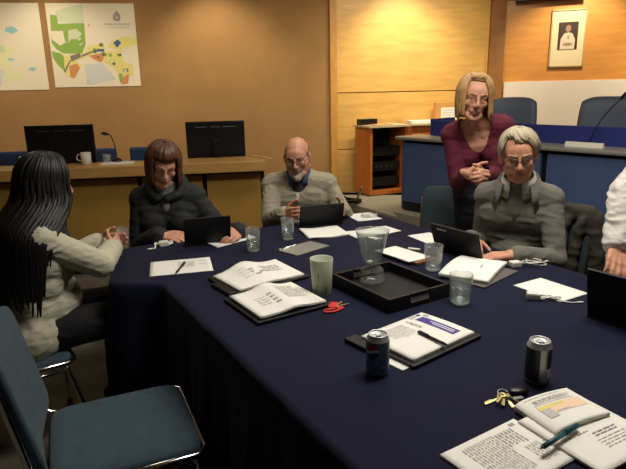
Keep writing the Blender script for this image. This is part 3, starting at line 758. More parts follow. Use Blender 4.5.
# --- key bunches
def key(b, L, m, M):
    b.lathe([(.004, -.001), (.011, -.001), (.011, .001), (.004, .001), (.004, -.001)], m, M, seg=18)
    b.box((L/2+.008, 0, 0), (L, .006, .0016), m, M); 
    for k in range(4): b.box((L*.5+.008+k*L*.12, -.004, 0), (L*.06, .004, .0016), m, M)
kp = at(506, 400, TZ)
t = thing('key_bunch', 'brass keys on a ring with a black fob in front of the dark can', 'keys', (kp.x, kp.y, TZ), R(10))
b = MB(); b.tube([(.014*math.cos(a)+.004, .014*math.sin(a)+.022, .006+.004*math.sin(a)) for a in [2*PI*i/24 for i in range(25)]], .0012, M_steel, seg=6); b.build('ring', t)
for i, (a, L, z) in enumerate(((3.5, .05, .003), (4.2, .036, .008), (4.7, .038, .004), (5.1, .034, .010), (3.9, .034, .012))):
    b = MB(); key(b, L, M_brass, X.Translation((.0, .012, z+.001)) @ X.Rotation(a, 4, 'Z') @ X.Rotation(.25*((i % 3)-1), 4, 'X') @ X.Translation((.010, 0, 0))); b.build('key', t)
b = MB(); b.ell((.047, .022, .009), (.028, .016, .008), M_black); b.build('fob', t)
b = MB(); b.box((.03, -.004, .004), (.028, .012, .003), M_steel); b.build('tag', t)
kp = at(333, 308, TZ)
t = thing('key_bunch', 'keys with a red tag and red strap beside the green tumbler', 'keys', (kp.x, kp.y, TZ), R(20))
b = MB(); b.box((0, .008, .008), (.034, .05, .008), M_red, X.Rotation(-.45, 4, 'Z'), bev=.003); b.build('red_tag', t)
b = MB(); b.tube(smooth_path([(-.04, -.02, .004), (-.045, -.036, .004), (-.01, -.042, .004), (.024, -.026, .004), (.03, -.016, .004), (0, -.018, .004), (-.036, -.018, .004)]), .0045, M_red, seg=8); b.build('strap', t)
for a, L in ((.1, .045), (.7, .036)):
    b = MB(); key(b, L, M_brass, X.Translation((.012, -.002, .006+.004*a)) @ X.Rotation(a, 4, 'Z')); b.build('key', t)
# --- drinking glasses
M_gbase_highlight = thin_glass('glass_base_highlight', (.92, .95, .94, 1), .30, .05)  # whitish diffuse disc that paints bright highlights into the glass bottoms
def tumbler(label, px, py, r, h, fill, z=TZ, name='water_glass'):
    p = at(px, py, z)
    t = thing(name, label, 'glass', p, 0, 'water glasses on the table')
    b = MB(); rb = r*.80
    b.lathe([(0, 0), (rb*.9, 0), (rb, .004), (r, h-.002), (r-.001, h), (r-.0028, h-.002), (rb-.0022, .014), (0, .013)], M_glass, seg=36); b.build('glass_wall', t)
    b = MB(); b.lathe([(0, .0005), (rb*.9, .0005), (rb*.97, .004), (rb*.985, .012), (0, .0125)], M_gbase_highlight, seg=36); b.build('base', t)
    if fill:
        k = fill; rr = rb+(r-rb)*k
        b = MB(); b.lathe([(0, .0136), (rb-.0028, .0146), (rr-.0034, h*k), (0, h*k)], M_water, seg=36); b.build('water', t)
    return t
tumbler('water glass right of the person in the dark jacket\'s tablet', 253.5, 251, .038, .12, .5)
tumbler('water glass in front of the person in beige', 288, 239.5, .037, .118, .3)
tumbler('water glass between the tray and the person in grey fleece\'s tablet', 433, 270, .042, .115, .25)
tumbler('half-full water glass in front of the paper stack', 460, 303, .044, .115, .55)
gl = at(125, 252, TZ)
# --- green frosted tumbler
p = at(322, 294, TZ)
t = thing('green_tumbler', 'frosted pale green tumbler beside the red keys', 'tumbler', p)
b = MB(); r0_, r1_, h_ = .037, .0455, .148
b.lathe([(0, 0), (r0_*.92, 0), (r0_, .006), (r1_, h_-.002), (r1_-.001, h_), (r1_-.004, h_-.002), (r0_-.003, .01), (0, .009)], M_glassf, seg=40); b.build('cup', t)
mk = mat('green_print', rgb(96, 116, 84), .5)
for a, z, s in ((-1.9, .085, .02), (-1.15, .03, .016), (-2.1, .04, .018)):
    rr = r0_+(r1_-r0_)*z/h_+.0006
    b = MB(); b.add([((rr)*math.cos(a+s*8*math.cos(q)*.1*3), rr*math.sin(a+s*8*math.cos(q)*.1*3), z+s*math.sin(q)) for q in [2*PI*i/14 for i in range(14)]], [list(range(14))], mk); b.build('leaf_print', t)
# --- tray with water jug
e1 = (at(443, 296, TZ)-at(386, 311, TZ)); e1.z = 0
ta = math.atan2(e1.y, e1.x)
ce = (at(338, 287, TZ)+at(443, 296, TZ))/2
t = thing('serving_tray', 'black serving tray with slot handles under the glass jug', 'tray', (ce.x, ce.y+.0, TZ), R(32))
TW, TD, THh = .30, .36, .054
b = MB(); b.box((0, 0, .006), (TW, TD, .012), M_blackmatte, bev=.003); b.build('base', t)
mtray = mat('tray_black', rgb(22, 20, 20), .4)
for s in (-1, 1):
    b = MB(); b.box((s*(TW/2-.006), 0, THh/2), (.012, TD, THh), mtray, bev=.002); b.build('side_wall', t)
    b = MB(); y0 = s*(TD/2-.006); sw = .085
    b.box((-(TW+sw)/4, y0, THh/2), ((TW-sw)/2-.012, .0118, THh), mtray); b.box(((TW+sw)/4, y0, THh/2), ((TW-sw)/2-.012, .0118, THh), mtray)
    b.box((0, y0, .009), (sw, .0118, .018), mtray); b.box((0, y0, THh-.007), (sw, .0118, .014), mtray); b.build('handle_wall', t)
    b = MB(); b.box((0, s*(TD/2-.004), .029), (sw, .004, .022), mat('slot_grey', rgb(196, 192, 184), .5)); b.build('slot_liner', t)
jp = at(372, 281, TZ+.012)
t = thing('water_jug', 'flared glass jug on a ribbed foot standing in the black tray', 'jug', (jp.x, jp.y, TZ+.0122))
b = MB()
outer = [(0, 0), (.050, 0), (.053, .006), (.050, .014), (.047, .018), (.052, .026), (.049, .034), (.045, .038), (.049, .046), (.045, .054), (.034, .062), (.031, .072), (.034, .085), (.044, .12), (.057, .17), (.068, .212), (.070, .216)]
inner = [(.067, .214), (.054, .17), (.041, .12), (.030, .088), (.022, .078), (0, .074)]
b.lathe(outer+inner, M_jug, seg=48); b.build('glass_body', t)
b = MB(); b.lathe([(0, .0745), (.021, .079), (.0293, .0888), (.0405, .1202), (.0525, .168), (.060, .19), (0, .19)], M_water, seg=40); b.build('water', t)
b = MB(); random.seed(4)
for i in range(9):
    a = random.random()*6.3; r_ = random.uniform(.0, .034); b.box((r_*math.cos(a), r_*math.sin(a), .178), (.024, .024, .02), M_glass, X.Translation((0, 0, 0)), bev=.004)
b.build('ice', t)
# --- drink cans
def can(name, label, px, py, mf, rz=0, dim=(.033, .122)):
    p = at(px, py, TZ); r, h = dim
    t = thing(name, label, 'can', p, rz, 'drink cans on the table')
    b = MB()
    prof = [(.024, .002), (.0255, .0), (.028, .004), (r, .013)]+[(r, .013+(h-.030)*k/40) for k in range(1, 41)]
    b.lathe([(0, .006), (.022, .005)]+prof, M_alu, seg=96, mf=mf); b.build('body', t)
    b = MB(); b.lathe([(r, h-.017), (r-.002, h-.012), (.0275, h-.004), (.0272, h-.001), (.0262, h), (.0252, h-.001), (.0245, h-.005), (0, h-.0045)], M_alu, seg=48); lid = b.build('lid', t)
    b = MB(); b.box((0, .003, h-.003), (.014, .02, .0015), M_alu, bev=.0005); b.box((0, -.012, h-.0042), (.013, .012, .0008), M_blackmatte); b.build('pull_tab', lid)
    return t
LA = -PI/2-.62                                  # the roundel turned a little to the left of the viewer
def logo(a, z):
    if z < .012 or z > .107: return None
    da = (a-(LA % (2*PI))+PI) % (2*PI)-PI
    x = da*.033; y = z-.078
    if x*x+y*y < .0215**2:
        wv = .004*math.sin(x/.0215*2.4)
        if y > wv+.0045: return M_canred
        if y < wv-.0045: return M_cannavy
        return M_canwhite
    x2 = ((a-(-PI/2+.35) % (2*PI)+PI) % (2*PI)-PI)*.033
    if x2*x2+(z-.032)**2 < .0036**2: return M_canwhite
    return M_canblue
can('soda_can', 'silver-blue soda can with a red, white and blue roundel', 377.5, 373, logo)
def band(a, z):  # lighter centre and dark sides paint metal reflections into the print
    if z < .010 or z > .107: return None
    d = (a+PI/2+PI) % (2*PI)-PI
    if -.28 < d < .33: return M_cangrey
    if .33 <= d < .95 and .02 < z < .05 and (d-.3) > (.05-z)*6: return M_canwhite
    if -.1 < d < .5 and z < .036: return M_cangrey
    return M_candark
can('soda_can', 'dark soda can with a grey reflection painted on it, behind the brass keys', 536.5, 381, band)
# --- chargers and cables
def charger(label, px, py, rz, pts, wraps=0, r=.0024):
    p = at(px, py, TZ)
    t = thing('charger', label, 'charger', (p.x, p.y, TZ), rz, 'white chargers on the table')
    b = MB(); b.box((0, 0, .014), (.048, .04, .027), M_plasticw, bev=.006); b.build('power_brick', t)
    b = MB(); b.tube(smooth_path([(.024, 0, .012)]+pts), r, M_plasticw, seg=6); b.build('cable', t)
    e = V(pts[-1]); e2 = (V(pts[-1])-V(pts[-2])).normalized()
    b = MB(); b.tube([e, e+e2*.022], .0045, M_plasticw, seg=8); b.build('plug', t)
    return t
coil = [(.05+.035*math.cos(a*1.0)+.012*i/10+.02, .02*math.sin(a)+.004, .004+.010*(i % 5)/5) for i, a in enumerate([k*.7 for k in range(26)])]
coil = [(.075+.045*math.cos(a)+.02*math.sin(a*.37), .030*math.sin(a)+.006*math.cos(a*.5), .006+.016*(.5+.5*math.sin(a*.8))) for a in [k*.55 for k in range(34)]]
charger('white charger with looped cable at the person in grey fleece\'s elbow', 515, 267, R(12), [(x+.01, y, z) for x, y, z in coil])
coil2 = [(.045+.04*math.cos(a*.9)+.03*i/18, .018*math.sin(a*1.1), .006+.012*(i % 4)/4) for i, a in enumerate([k*.8 for k in range(16)])]+[(.10, -.01, .004), (.13, -.02, .004), (.15, -.015, .004)]
charger('white charger with tangled cable in front of the blank sheet', 533, 299, R(-15), coil2)
coil3 = [(.02+.05*math.cos(a), .024*math.sin(a), .008+.008*(i % 3)) for i, a in enumerate([k*.75 for k in range(16)])]
charger('white charger and cable on the sheet at the far right corner', 366, 217.5, R(5), coil3)
coil4 = [(.0+.045*math.cos(a), .016*math.sin(a), .008+.006*(i % 3)) for i, a in enumerate([k*.85 for k in range(12)])]+[(-.05, -.03, .004), (-.07, -.035, .004)]
charger('white cable bundle in front of the person in the dark jacket', 164, 246, R(25), coil4, r=.0042)
# --- flat grey stand and small white clip
ce, a, w, h = fit([(280, 251), (310, 242), (329, 246), (297, 257)])
t = thing('document_sleeve', 'clear grey plastic sleeve lying behind the portfolios', 'sleeve', (ce.x, ce.y, TZ), a)
b = MB(); b.box((0, 0, .003), (w, h, .005), M_acrylic, bev=.002); b.build('body', t)
b = MB(); b.tube([(-w/2, h/2, .007), (w/2, h/2, .007)], .004, M_chrome); b.build('metal_edge', t)
p = at(414, 250, TZ)
b = MB(); b.box((0, 0, .005), (.06, .018, .009), M_plasticw, bev=.003); tag(b.build('white_adapter'), 'small white adapter between the brown notebook and a black tablet', 'adapter', loc=p, rz=R(-25))
# --- tablets in black cases, seen from behind
def tablet(label, p0, p1, ptop, back=.30, zb=TZ):
    """p0/p1: pixel of the left and right lower corner, ptop: pixel row of the upper edge at mid"""
    a, c = at(*p0, zb), at(*p1, zb); w = (c-a).length; rz = math.atan2((c-a).y, (c-a).x); m_ = (a+c)/2
    t = thing('tablet', label, 'tablet', (m_.x, m_.y, zb), rz, 'tablets on the table')
    d = V((-math.sin(rz), math.cos(rz), 0)); hgt = .2
    best = None
    for k in range(60):
        h = .12+.003*k; q = m_+V((0, 0, h*math.cos(back)))-d*(h*math.sin(back))*-1*0
        v_ = q-V((0, 0, CZ)); yy = 234.5-F*(v_.dot(up))/(v_.dot(fw))
        if best is None or abs(yy-ptop) < best[0]: best = (abs(yy-ptop), h)
    hgt = best[1]
    Mt = X.Rotation(back, 4, 'X')               # the top leans towards the camera side (negative y) ... away from its user
    Mt = X.Rotation(back, 4, 'X')
    b = MB(); b.box((0, 0, hgt/2), (w, .012, hgt), M_tabletcase, Mt, bev=.004); case = b.build('case', t)
    b = MB(); b.box((0, .0068, hgt/2), (w-.03, .0016, hgt-.03), M_screen, Mt); b.build('screen', case)
    b = MB(); b.box((0, .045, .004), (w, .11, .008), M_tabletcase, bev=.002); b.build('cover_flap', t)
    return t, rz, hgt, w, m_
TB1 = tablet('black tablet propped before the person in the dark jacket', (185, 247), (231, 243), 215)
TB2 = tablet('black tablet held by the person in beige', (299, 228), (342, 224), 203)
TB3 = tablet('black tablet propped before the person in grey fleece', (436, 249), (483, 263), 227)
b = MB(); b.box((0, 0, 0), (.055, .002, .006), M_steel); o = b.build('hinge_clip', TB3[0]); o.matrix_local = X.Rotation(.3, 4, 'X') @ X.Translation((-TB3[3]*.25, -.0075, TB3[2]-.02))
TB4 = tablet('black tablet under the hand of the person in the white shirt', (588, 316), (640, 333), 272, back=.2)
# ================================================================ PEOPLE
M_skin = mat('skin_warm', rgb(206, 150, 122), .55, var=.06, vscale=30)
M_skin2 = mat('skin_ruddy', rgb(204, 146, 116), .5, var=.08, vscale=30)
M_lips = mat('lips', rgb(186, 116, 100), .5)
M_eyew = mat('eye_white', rgb(222, 214, 206), .25); M_iris = mat('eye_iris', rgb(44, 34, 28), .2)
M_lens = mat('spectacle_lens', (1, 1, 1, 1), .02, trans=1, ior=1.05)
def deps(): 
    bpy.context.view_layer.update(); return bpy.context.evaluated_depsgraph_get()
class Blob:
    """closed primitives that are fused by a voxel remesh into ONE continuous surface"""
    def __init__(s): s.v = []; s.f = []
    def _add(s, vs, fs): o = len(s.v); s.v += [V(p) for p in vs]; s.f += [tuple(o+i for i in f) for f in fs]
    def ell(s, c, ax, M=None, seg=18, rings=12):
        vs = []; fs = []; c = V(c)
        vs.append(c+V((0, 0, ax[2])))
        for i in range(1, rings):
            t = PI*i/rings
            for j in range(seg):
                a = 2*PI*j/seg; vs.append(c+V((ax[0]*math.sin(t)*math.cos(a), ax[1]*math.sin(t)*math.sin(a), ax[2]*math.cos(t))))
        vs.append(c-V((0, 0, ax[2])))
        for j in range(seg): fs.append((0, 1+j, 1+(j+1) % seg))
        for i in range(rings-2):
            for j in range(seg): a = 1+i*seg; fs.append((a+j, a+seg+j, a+seg+(j+1) % seg, a+(j+1) % seg))
        a = 1+(rings-2)*seg; L = len(vs)-1
        for j in range(seg): fs.append((a+j, L, a+(j+1) % seg))
        s._add([M @ p for p in vs] if M else vs, fs)
    def cap(s, p, q, r0, r1=None, M=None, seg=14):
        r1 = r0 if r1 is None else r1; p = V(p); q = V(q)
        if M: p = M @ p; q = M @ q
        d = q-p
        if d.length < 1e-5: d = V((0, 0, 1e-4))
        t = d.normalized(); u = t.orthogonal().normalized(); w = t.cross(u)
        ringsl = []
        for k in range(1, 5): a = PI/2*(1-k/4.0); ringsl.append((p-t*r0*math.sin(a), r0*math.cos(a)))
        for k in range(0, 4): a = PI/2*(k/4.0); ringsl.append((q+t*r1*math.sin(a), r1*math.cos(a)))
        vs = [p-t*r0]
        for c, r in ringsl:
            for j in range(seg): a = 2*PI*j/seg; vs.append(c+(u*math.cos(a)+w*math.sin(a))*r)
        vs.append(q+t*r1); fs = []
        for j in range(seg): fs.append((0, 1+(j+1) % seg, 1+j))
        n = len(ringsl)
        for i in range(n-1):
            for j in range(seg): a = 1+i*seg; fs.append((a+j, a+(j+1) % seg, a+seg+(j+1) % seg, a+seg+j))
        a = 1+(n-1)*seg; L = len(vs)-1
        for j in range(seg): fs.append((a+j, a+(j+1) % seg, L))
        s._add(vs, fs)
    def chain(s, pts, rr, M=None):
        for i in range(len(pts)-1): s.cap(pts[i], pts[i+1], rr[i], rr[i+1], M)
    def mesh(s, name, voxel=.005, smooth=4, fac=.5):
        me = bpy.data.meshes.new('tmp'); me.from_pydata([tuple(p) for p in s.v], [], s.f)
        b = bmesh.new(); b.from_mesh(me); bmesh.ops.recalc_face_normals(b, faces=b.faces[:]); b.to_mesh(me); b.free()
        o = bpy.data.objects.new('tmp', me); C.objects.link(o)
        r = o.modifiers.new('r', 'REMESH'); r.mode = 'VOXEL'; r.voxel_size = voxel
        if smooth: q = o.modifiers.new('s', 'SMOOTH'); q.factor = fac; q.iterations = smooth
        out = bpy.data.meshes.new_from_object(o.evaluated_get(deps())); out.name = name
        bpy.data.objects.remove(o); bpy.data.meshes.remove(me)
        out.polygons.foreach_set('use_smooth', [True]*len(out.polygons))
        return out
def link(name, me, parent, *mats):
    me.materials.clear()
    for m in mats: me.materials.append(m)
    o = bpy.data.objects.new(name, me); C.objects.link(o); o.parent = parent; return o
def crease(me, amp=.004, sc=9, stretch=(1, 1, 2.4), seed=0, amp2=None):
    off = V((seed*3.1, seed*1.7, seed))
    n = [v.normal.copy() for v in me.vertices]
    for v, q in zip(me.vertices, n):
        p = V((v.co.x*stretch[0], v.co.y*stretch[1], v.co.z*stretch[2]))*sc+off
        a = noise.noise(p); c = noise.noise(p*2.3+V((5, 5, 5)))
        v.co += q*(amp*(.5-abs(a)*2.2) + amp*.35*c)
def cut(me, pred):
    b = bmesh.new(); b.from_mesh(me)
    bmesh.ops.delete(b, geom=[f for f in b.faces if pred(f.calc_center_median())], context='FACES'); b.to_mesh(me); b.free()
def ik(S, W, l1, l2, pole):
    d = W-S; L = d.length
    if L > (l1+l2)*.995: k = L/((l1+l2)*.99); l1 *= k; l2 *= k; print('IK stretch', round(k, 2)) if k > 1.02 else None
    x = (l1*l1-l2*l2+L*L)/(2*L); h = math.sqrt(max(0, l1*l1-x*x)); n = d.normalized()
    p = pole-n*pole.dot(n); return S+n*x+p.normalized()*h
class Person:
    def __init__(s, label, loc, rz, pose='sit', lean=8, lat=0, sh=.19, k=1.0, hip=.555, head=(0, 0, 0), female=False, headk=1.0, neckfwd=.03, belly=0, shrug=0, skin=None, group=None, yaw=0, bend=0):
        s.root = thing('person', label, 'person', (loc[0], loc[1], 0), R(rz), group)
        s.W = X.Translation((loc[0], loc[1], 0)) @ X.Rotation(R(rz), 4, 'Z'); s.I = s.W.inverted(); s.L3 = s.I.to_3x3()
        s.female = female; s.skin = skin or M_skin; s.pose = pose; s.k = k; s.belly = belly
        if pose == 'stand': hip = .93*k
        s.P = V((0, 0, hip)); a = R(lean); l = R(lat)
        up_ = V((math.sin(l), math.sin(a)*math.cos(l), math.cos(a)*math.cos(l)))
        s.up = up_
        bb = R(bend); a2 = a+bb
        up2 = V((math.sin(l), math.sin(a2)*math.cos(l), math.cos(a2)*math.cos(l)))
        def sp(d):
            d *= k; m = .22*k
            return s.P+up_*min(d, m)+up2*max(0, d-m)
        s.sp = sp
        rt_ = V((math.cos(l), 0, -math.sin(l))); yw = R(yaw); fwd = up2.cross(rt_)*-1
        fwd = fwd if fwd.y > 0 else -fwd
        s.rt = rt_*math.cos(yw)+fwd*math.sin(yw); s.fwd = fwd*math.cos(yw)-rt_*math.sin(yw); s.up2 = up2
        s.N = sp(.50); s.SH = {1: sp(.428+shrug)+s.rt*sh, -1: sp(.428+shrug)-s.rt*sh}
        s.H = s.N+up2*.08*k+V((0, 0, .075*k))+s.fwd*neckfwd
        yw_, pi_, ro_ = [R(q) for q in head]
        s.HM = X.Translation(s.H) @ X.Rotation(yw_, 4, 'Z') @ X.Rotation(pi_, 4, 'X') @ X.Rotation(ro_, 4, 'Y') @ X.Scale(headk, 4)
        s.hk = headk
        if pose == 'sit':
            s.hipj = {q: s.P+V((q*.09, 0, 0)) for q in (1, -1)}
            s.knee = {q: V((q*.12, .43*k, .53)) for q in (1, -1)}; s.ank = {q: V((q*.13, .40*k, .09)) for q in (1, -1)}
        else:
            s.hipj = {q: s.P+V((q*.09, 0, -.02)) for q in (1, -1)}
            s.knee = {q: V((q*.10, .03, .49*k)) for q in (1, -1)}; s.ank = {q: V((q*.11, -.03, .09)) for q in (1, -1)}
        s.arm = {}; s.hand = {}
    def set_arm(s, side, wrist, fdir, nrm, curl=25, pole=(.5, -.3, -1), spread=1.0, world=True, l=(.29, .255), thumb=20, elbow=None):
        w = s.I @ V(wrist) if world else V(wrist)
        f = (s.L3 @ V(fdir)) if world else V(fdir); n = (s.L3 @ V(nrm)) if world else V(nrm)
        f.normalize(); n = (n-f*n.dot(f)).normalized()
        S = s.SH[side]; e = ik(S, w, l[0]*s.k, l[1]*s.k, V((pole[0]*side, pole[1], pole[2])))
        if elbow is not None: e = s.I @ V(elbow); e = S+(e-S)*min(1.12, .32*s.k/max(.01, (e-S).length)) if (e-S).length > .36*s.k else e
        s.arm[side] = (S, e, w); s.hand[side] = (w, f, n, curl, spread, thumb)
    def rest_arm(s, side):
        w = s.P+V((side*.15, .28, .06)) if s.pose == 'sit' else s.P+V((side*.26, .06, -.12))
        s.set_arm(side, w, (0, 1, -.2) if s.pose == 'sit' else (0, .2, -1), (0, 0, -1) if s.pose == 'sit' else (-side, 0, 0), world=False)
    def torso(s, b, o=0, bulk=1.0, low=-.06, top=True):
        sp, r = s.sp, s.rt; k = s.k; f = s.fwd
        wd = .9 if s.female else 1.0
        b.cap(sp(low+.06)-r*.085, sp(low+.06)+r*.085, .112*bulk+o)
        b.cap(sp(.12)-r*.07*wd, sp(.12)+r*.07*wd, .104*bulk+o); 
        if s.belly: b.ell(sp(.12)+f*.05, (.13+s.belly*.5+o, .10+s.belly+o, .14+o))
        b.cap(sp(.24)-r*.075*wd, sp(.24)+r*.075*wd, .106*bulk+o)
        b.cap(sp(.34)-r*.09*wd, sp(.34)+r*.09*wd, .108*bulk+o)
        if s.female:
            for q in (1, -1): b.ell(sp(.31)+r*q*.075+f*.085, (.062+o, .06+o, .065+o))
        for q in (1, -1):
            b.cap(sp(.40)+r*q*.04, s.SH[q]*.85+sp(.40)*.15, .082+o*.8, .062+o)
            b.cap(sp(.475)+r*q*.02, s.SH[q], .052+o, .058+o)
    def legs(s, b, o=0, wide=1.0):
        for q in (1, -1):
            b.cap(s.hipj[q], s.knee[q], .088*wide+o, .062+o); b.cap(s.knee[q], s.ank[q], .060+o, .043+o)
    def arms(s, b, o=0, r=(.047, .041, .037, .028), upto=1.0, flare=0):
        for q, (S, e, w) in s.arm.items():
            b.cap(S, S.lerp(e, .5), r[0]+o, r[0]*.94+o); b.cap(S.lerp(e, .5), e, r[0]*.94+o, r[1]+o); b.cap(e, e.lerp(w, upto), r[2]+.004+o, r[3]+o+flare)
    def hands(s, b):
        for q, (w, f, n, curl, spread, th) in s.hand.items():
            k = .96 if s.female else 1.05
            t = f.cross(n)*q; t.normalize()          # towards the thumb
            b.cap(w-f*.03, w+f*.02, .026, .026)
            lens = (.070, .078, .073, .056); offs = (.030, .010, -.010, -.029); kn = (.088, .092, .088, .080)
            for i in range(4):
                base = w+f*.012+t*offs[i]*.55; knu = w+f*kn[i]*k+t*offs[i]*k
                b.cap(base, knu, .0155, .0118)
                d = (f+t*(offs[i]*3*(spread-.3))).normalized(); p = knu; r_ = .0098 if i < 3 else .0086
                for j, fr in enumerate((.45, .31, .24)):
                    c = R(curl*(.7 if j == 0 else 1.0)); ax = d.cross(n).normalized()
                    nn = n-d*n.dot(d); nn.normalize()
                    d = (d*math.cos(c)+nn*math.sin(c)).normalized()
                    n_ = n
                    p2 = p+d*lens[i]*fr*k; b.cap(p, p2, r_, r_*.93, seg=10); p = p2; r_ *= .93
                    n = (nn*math.cos(c)-(f*0+d*0)) if False else n
            p = w+f*.02+t*.022; d = (f*.62+t*.72+n*.25).normalized()
            b.cap(w+f*.005+t*.01, p, .017, .0155)
            for L, r_ in ((.042, .0125), (.033, .0105), (.026, .0092)):
                p2 = p+d*L*k; b.cap(p, p2, r_, r_*.93, seg=10); p = p2
                d = (d+f*.30+n*.18*th/20-t*.12).normalized()
    def head(s, b, jaw=1.0, smile=.5, nose=1.0, ears=True):
        M = s.HM; fm = s.female
        b.ell((0, -.012, .034), (.074, .095, .086), M); b.ell((0, .02, -.03), (.062*jaw, .068, .082), M)
        b.ell((0, .045, .03), (.06, .047, .058), M)
        b.cap((-.026, .052, -.082), (.026, .052, -.082), .026*jaw, .026*jaw, M); b.cap((-.008, .068, -.097), (.008, .068, -.097), .0175, .0175, M)
        for q in (1, -1):
            b.cap((q*.05*jaw, .0, -.06), (q*.022, .058, -.09), .021, .021, M)
            b.ell((q*.039, .063 if not fm else .058, -.018), (.023, .022, .021), M)
            b.cap((q*.014, .088, .031), (q*.048, .072, .027), .0085, .0075, M)
            b.ell((q*.0125, .098, -.027), (.0085, .010, .0075), M)
            if ears: b.ell((q*.077, -.008, -.005), (.009, .021, .032), M); b.ell((q*.079, -.004, -.034), (.006, .010, .012), M)
            # eyelids: soft ridges over and under the eye
            b.cap((q*.020, .082, .0155), (q*.044, .076, .0145), .0062, .0055, M); b.cap((q*.022, .0805, -.003), (q*.042, .076, -.003), .005, .0045, M)
        b.chain([(0, .089, .022), (0, .098, .002), (0, .110*(.98+.02*nose), -.020), (0, .107, -.029)], [.0082, .0085, .0108*nose, .009], M)
        sm = .006*smile
        b.chain([(-.024, .079, -.056+sm), (-.01, .0895, -.0545), (0, .0905, -.0552), (.01, .0895, -.0545), (.024, .079, -.056+sm)], [.004, .0065, .0062, .0065, .004], M)
        b.chain([(-.022, .079, -.063+sm), (0, .0885, -.0675), (.022, .079, -.063+sm)], [.0045, .0078, .0045], M)
        b.cap(s.N-s.up2*.03, M @ V((0, -.018, -.045)), .056 if not fm else .05, .054 if not fm else .047)
    def eyes(s, brow=None, closed=False):
        for q in (1, -1):
            b = MB(); c = V((q*.0325, .0672, .0055))
            b.ell(c, (.0135, .0125, .0125), M_eyew, s.HM, seg=14, rings=10); ey = b.build('eye', s.root); b = MB()
            b.ell(c+V((0, .0095, -.001)), (.0062, .0042, .0062), M_iris, s.HM, seg=12, rings=8); b.build('iris', ey)
            if brow:
                b = MB(); b.tube([(q*.014, .0945, .030), (q*.032, .0895, .036), (q*.052, .075, .031)], [.0018, .0026, .0014], brow, 6, s.HM); b.build('eyebrow', s.root)
    def glasses(s, m):
        b = MB()
        for q in (1, -1):
            pts = [(q*.034+.024*math.copysign(abs(math.cos(a))**.7, math.cos(a)), .100-.010*abs((q*.034+.024*math.cos(a))/.05)**2, .004+.0175*math.copysign(abs(math.sin(a))**.7, math.sin(a))) for a in [2*PI*i/22 for i in range(23)]]
            b.tube(pts, .0018, m, 6, s.HM)
            b.tube([(q*.058, .092, .012), (q*.080, .06, .012), (q*.084, -.005, .012), (q*.08, -.025, -.004)], .0018, m, 6, s.HM)
        b.tube([(-.011, .101, .010), (0, .106, .012), (.011, .101, .010)], .0018, m, 6, s.HM); b.build('spectacles', s.root)
    def body(s, voxel=.0045, **kw):
        b = Blob(); s.torso(b); s.legs(b); s.arms(b); s.hands(b); s.head(b, **kw)
        for q in (1, -1): b.cap(s.ank[q]-V((0, .03, .03)), s.ank[q]+V((0, .13, -.05)), .035, .03)
        me = b.mesh('body', voxel, 3 if not s.female else 4, .45)
        o = link('body', me, s.root, s.skin, M_lips); I = s.HM.inverted()
        mi = []
        for p in me.polygons:
            c = I @ p.center; u = c.x/.027; w = (c.z+.0605)/.0105
            mi.append(1 if u*u+w*w < 1 and c.y > .07 else 0)
        me.polygons.foreach_set('material_index', mi); return o
    def trousers(s, m):
        b = Blob(); s.legs(b, .014); b.cap(s.sp(0)-s.rt*.08, s.sp(0)+s.rt*.08, .125); b.cap(s.sp(.06)-s.rt*.06, s.sp(.06)+s.rt*.06, .116)
        me = b.mesh('trousers', .008, 4); crease(me, .004, 8); return link('trousers', me, s.root, m)
    def shoes(s, m):
        for q in (1, -1):
            b = Blob(); a = s.ank[q]; b.cap(a+V((0, -.04, -.045)), a+V((0, .15, -.052)), .044, .038); b.cap(a+V((0, -.02, -.03)), a+V((0, 0, .0)), .046, .044)
            me = b.mesh('shoe', .006, 3); link('shoe', me, s.root, m)
    def top(s, name, m, o=.014, bulk=1.0, amp=.004, voxel=.0055, upto=.97, neck=None, low=-.06, flare=.004, extra=None, seed=1, sc=9, r=(.047, .041, .037, .028)):
        b = Blob(); s.torso(b, o, bulk, low); s.arms(b, o, upto=upto, flare=flare, r=r)
        if neck: b.cap(s.sp(.46), s.N+s.up2*neck, .062+o, .056+o)
        if extra: extra(b)
        me = b.mesh(name, voxel, 4); crease(me, amp, sc, seed=seed)
        return link(name, me, s.root, m)
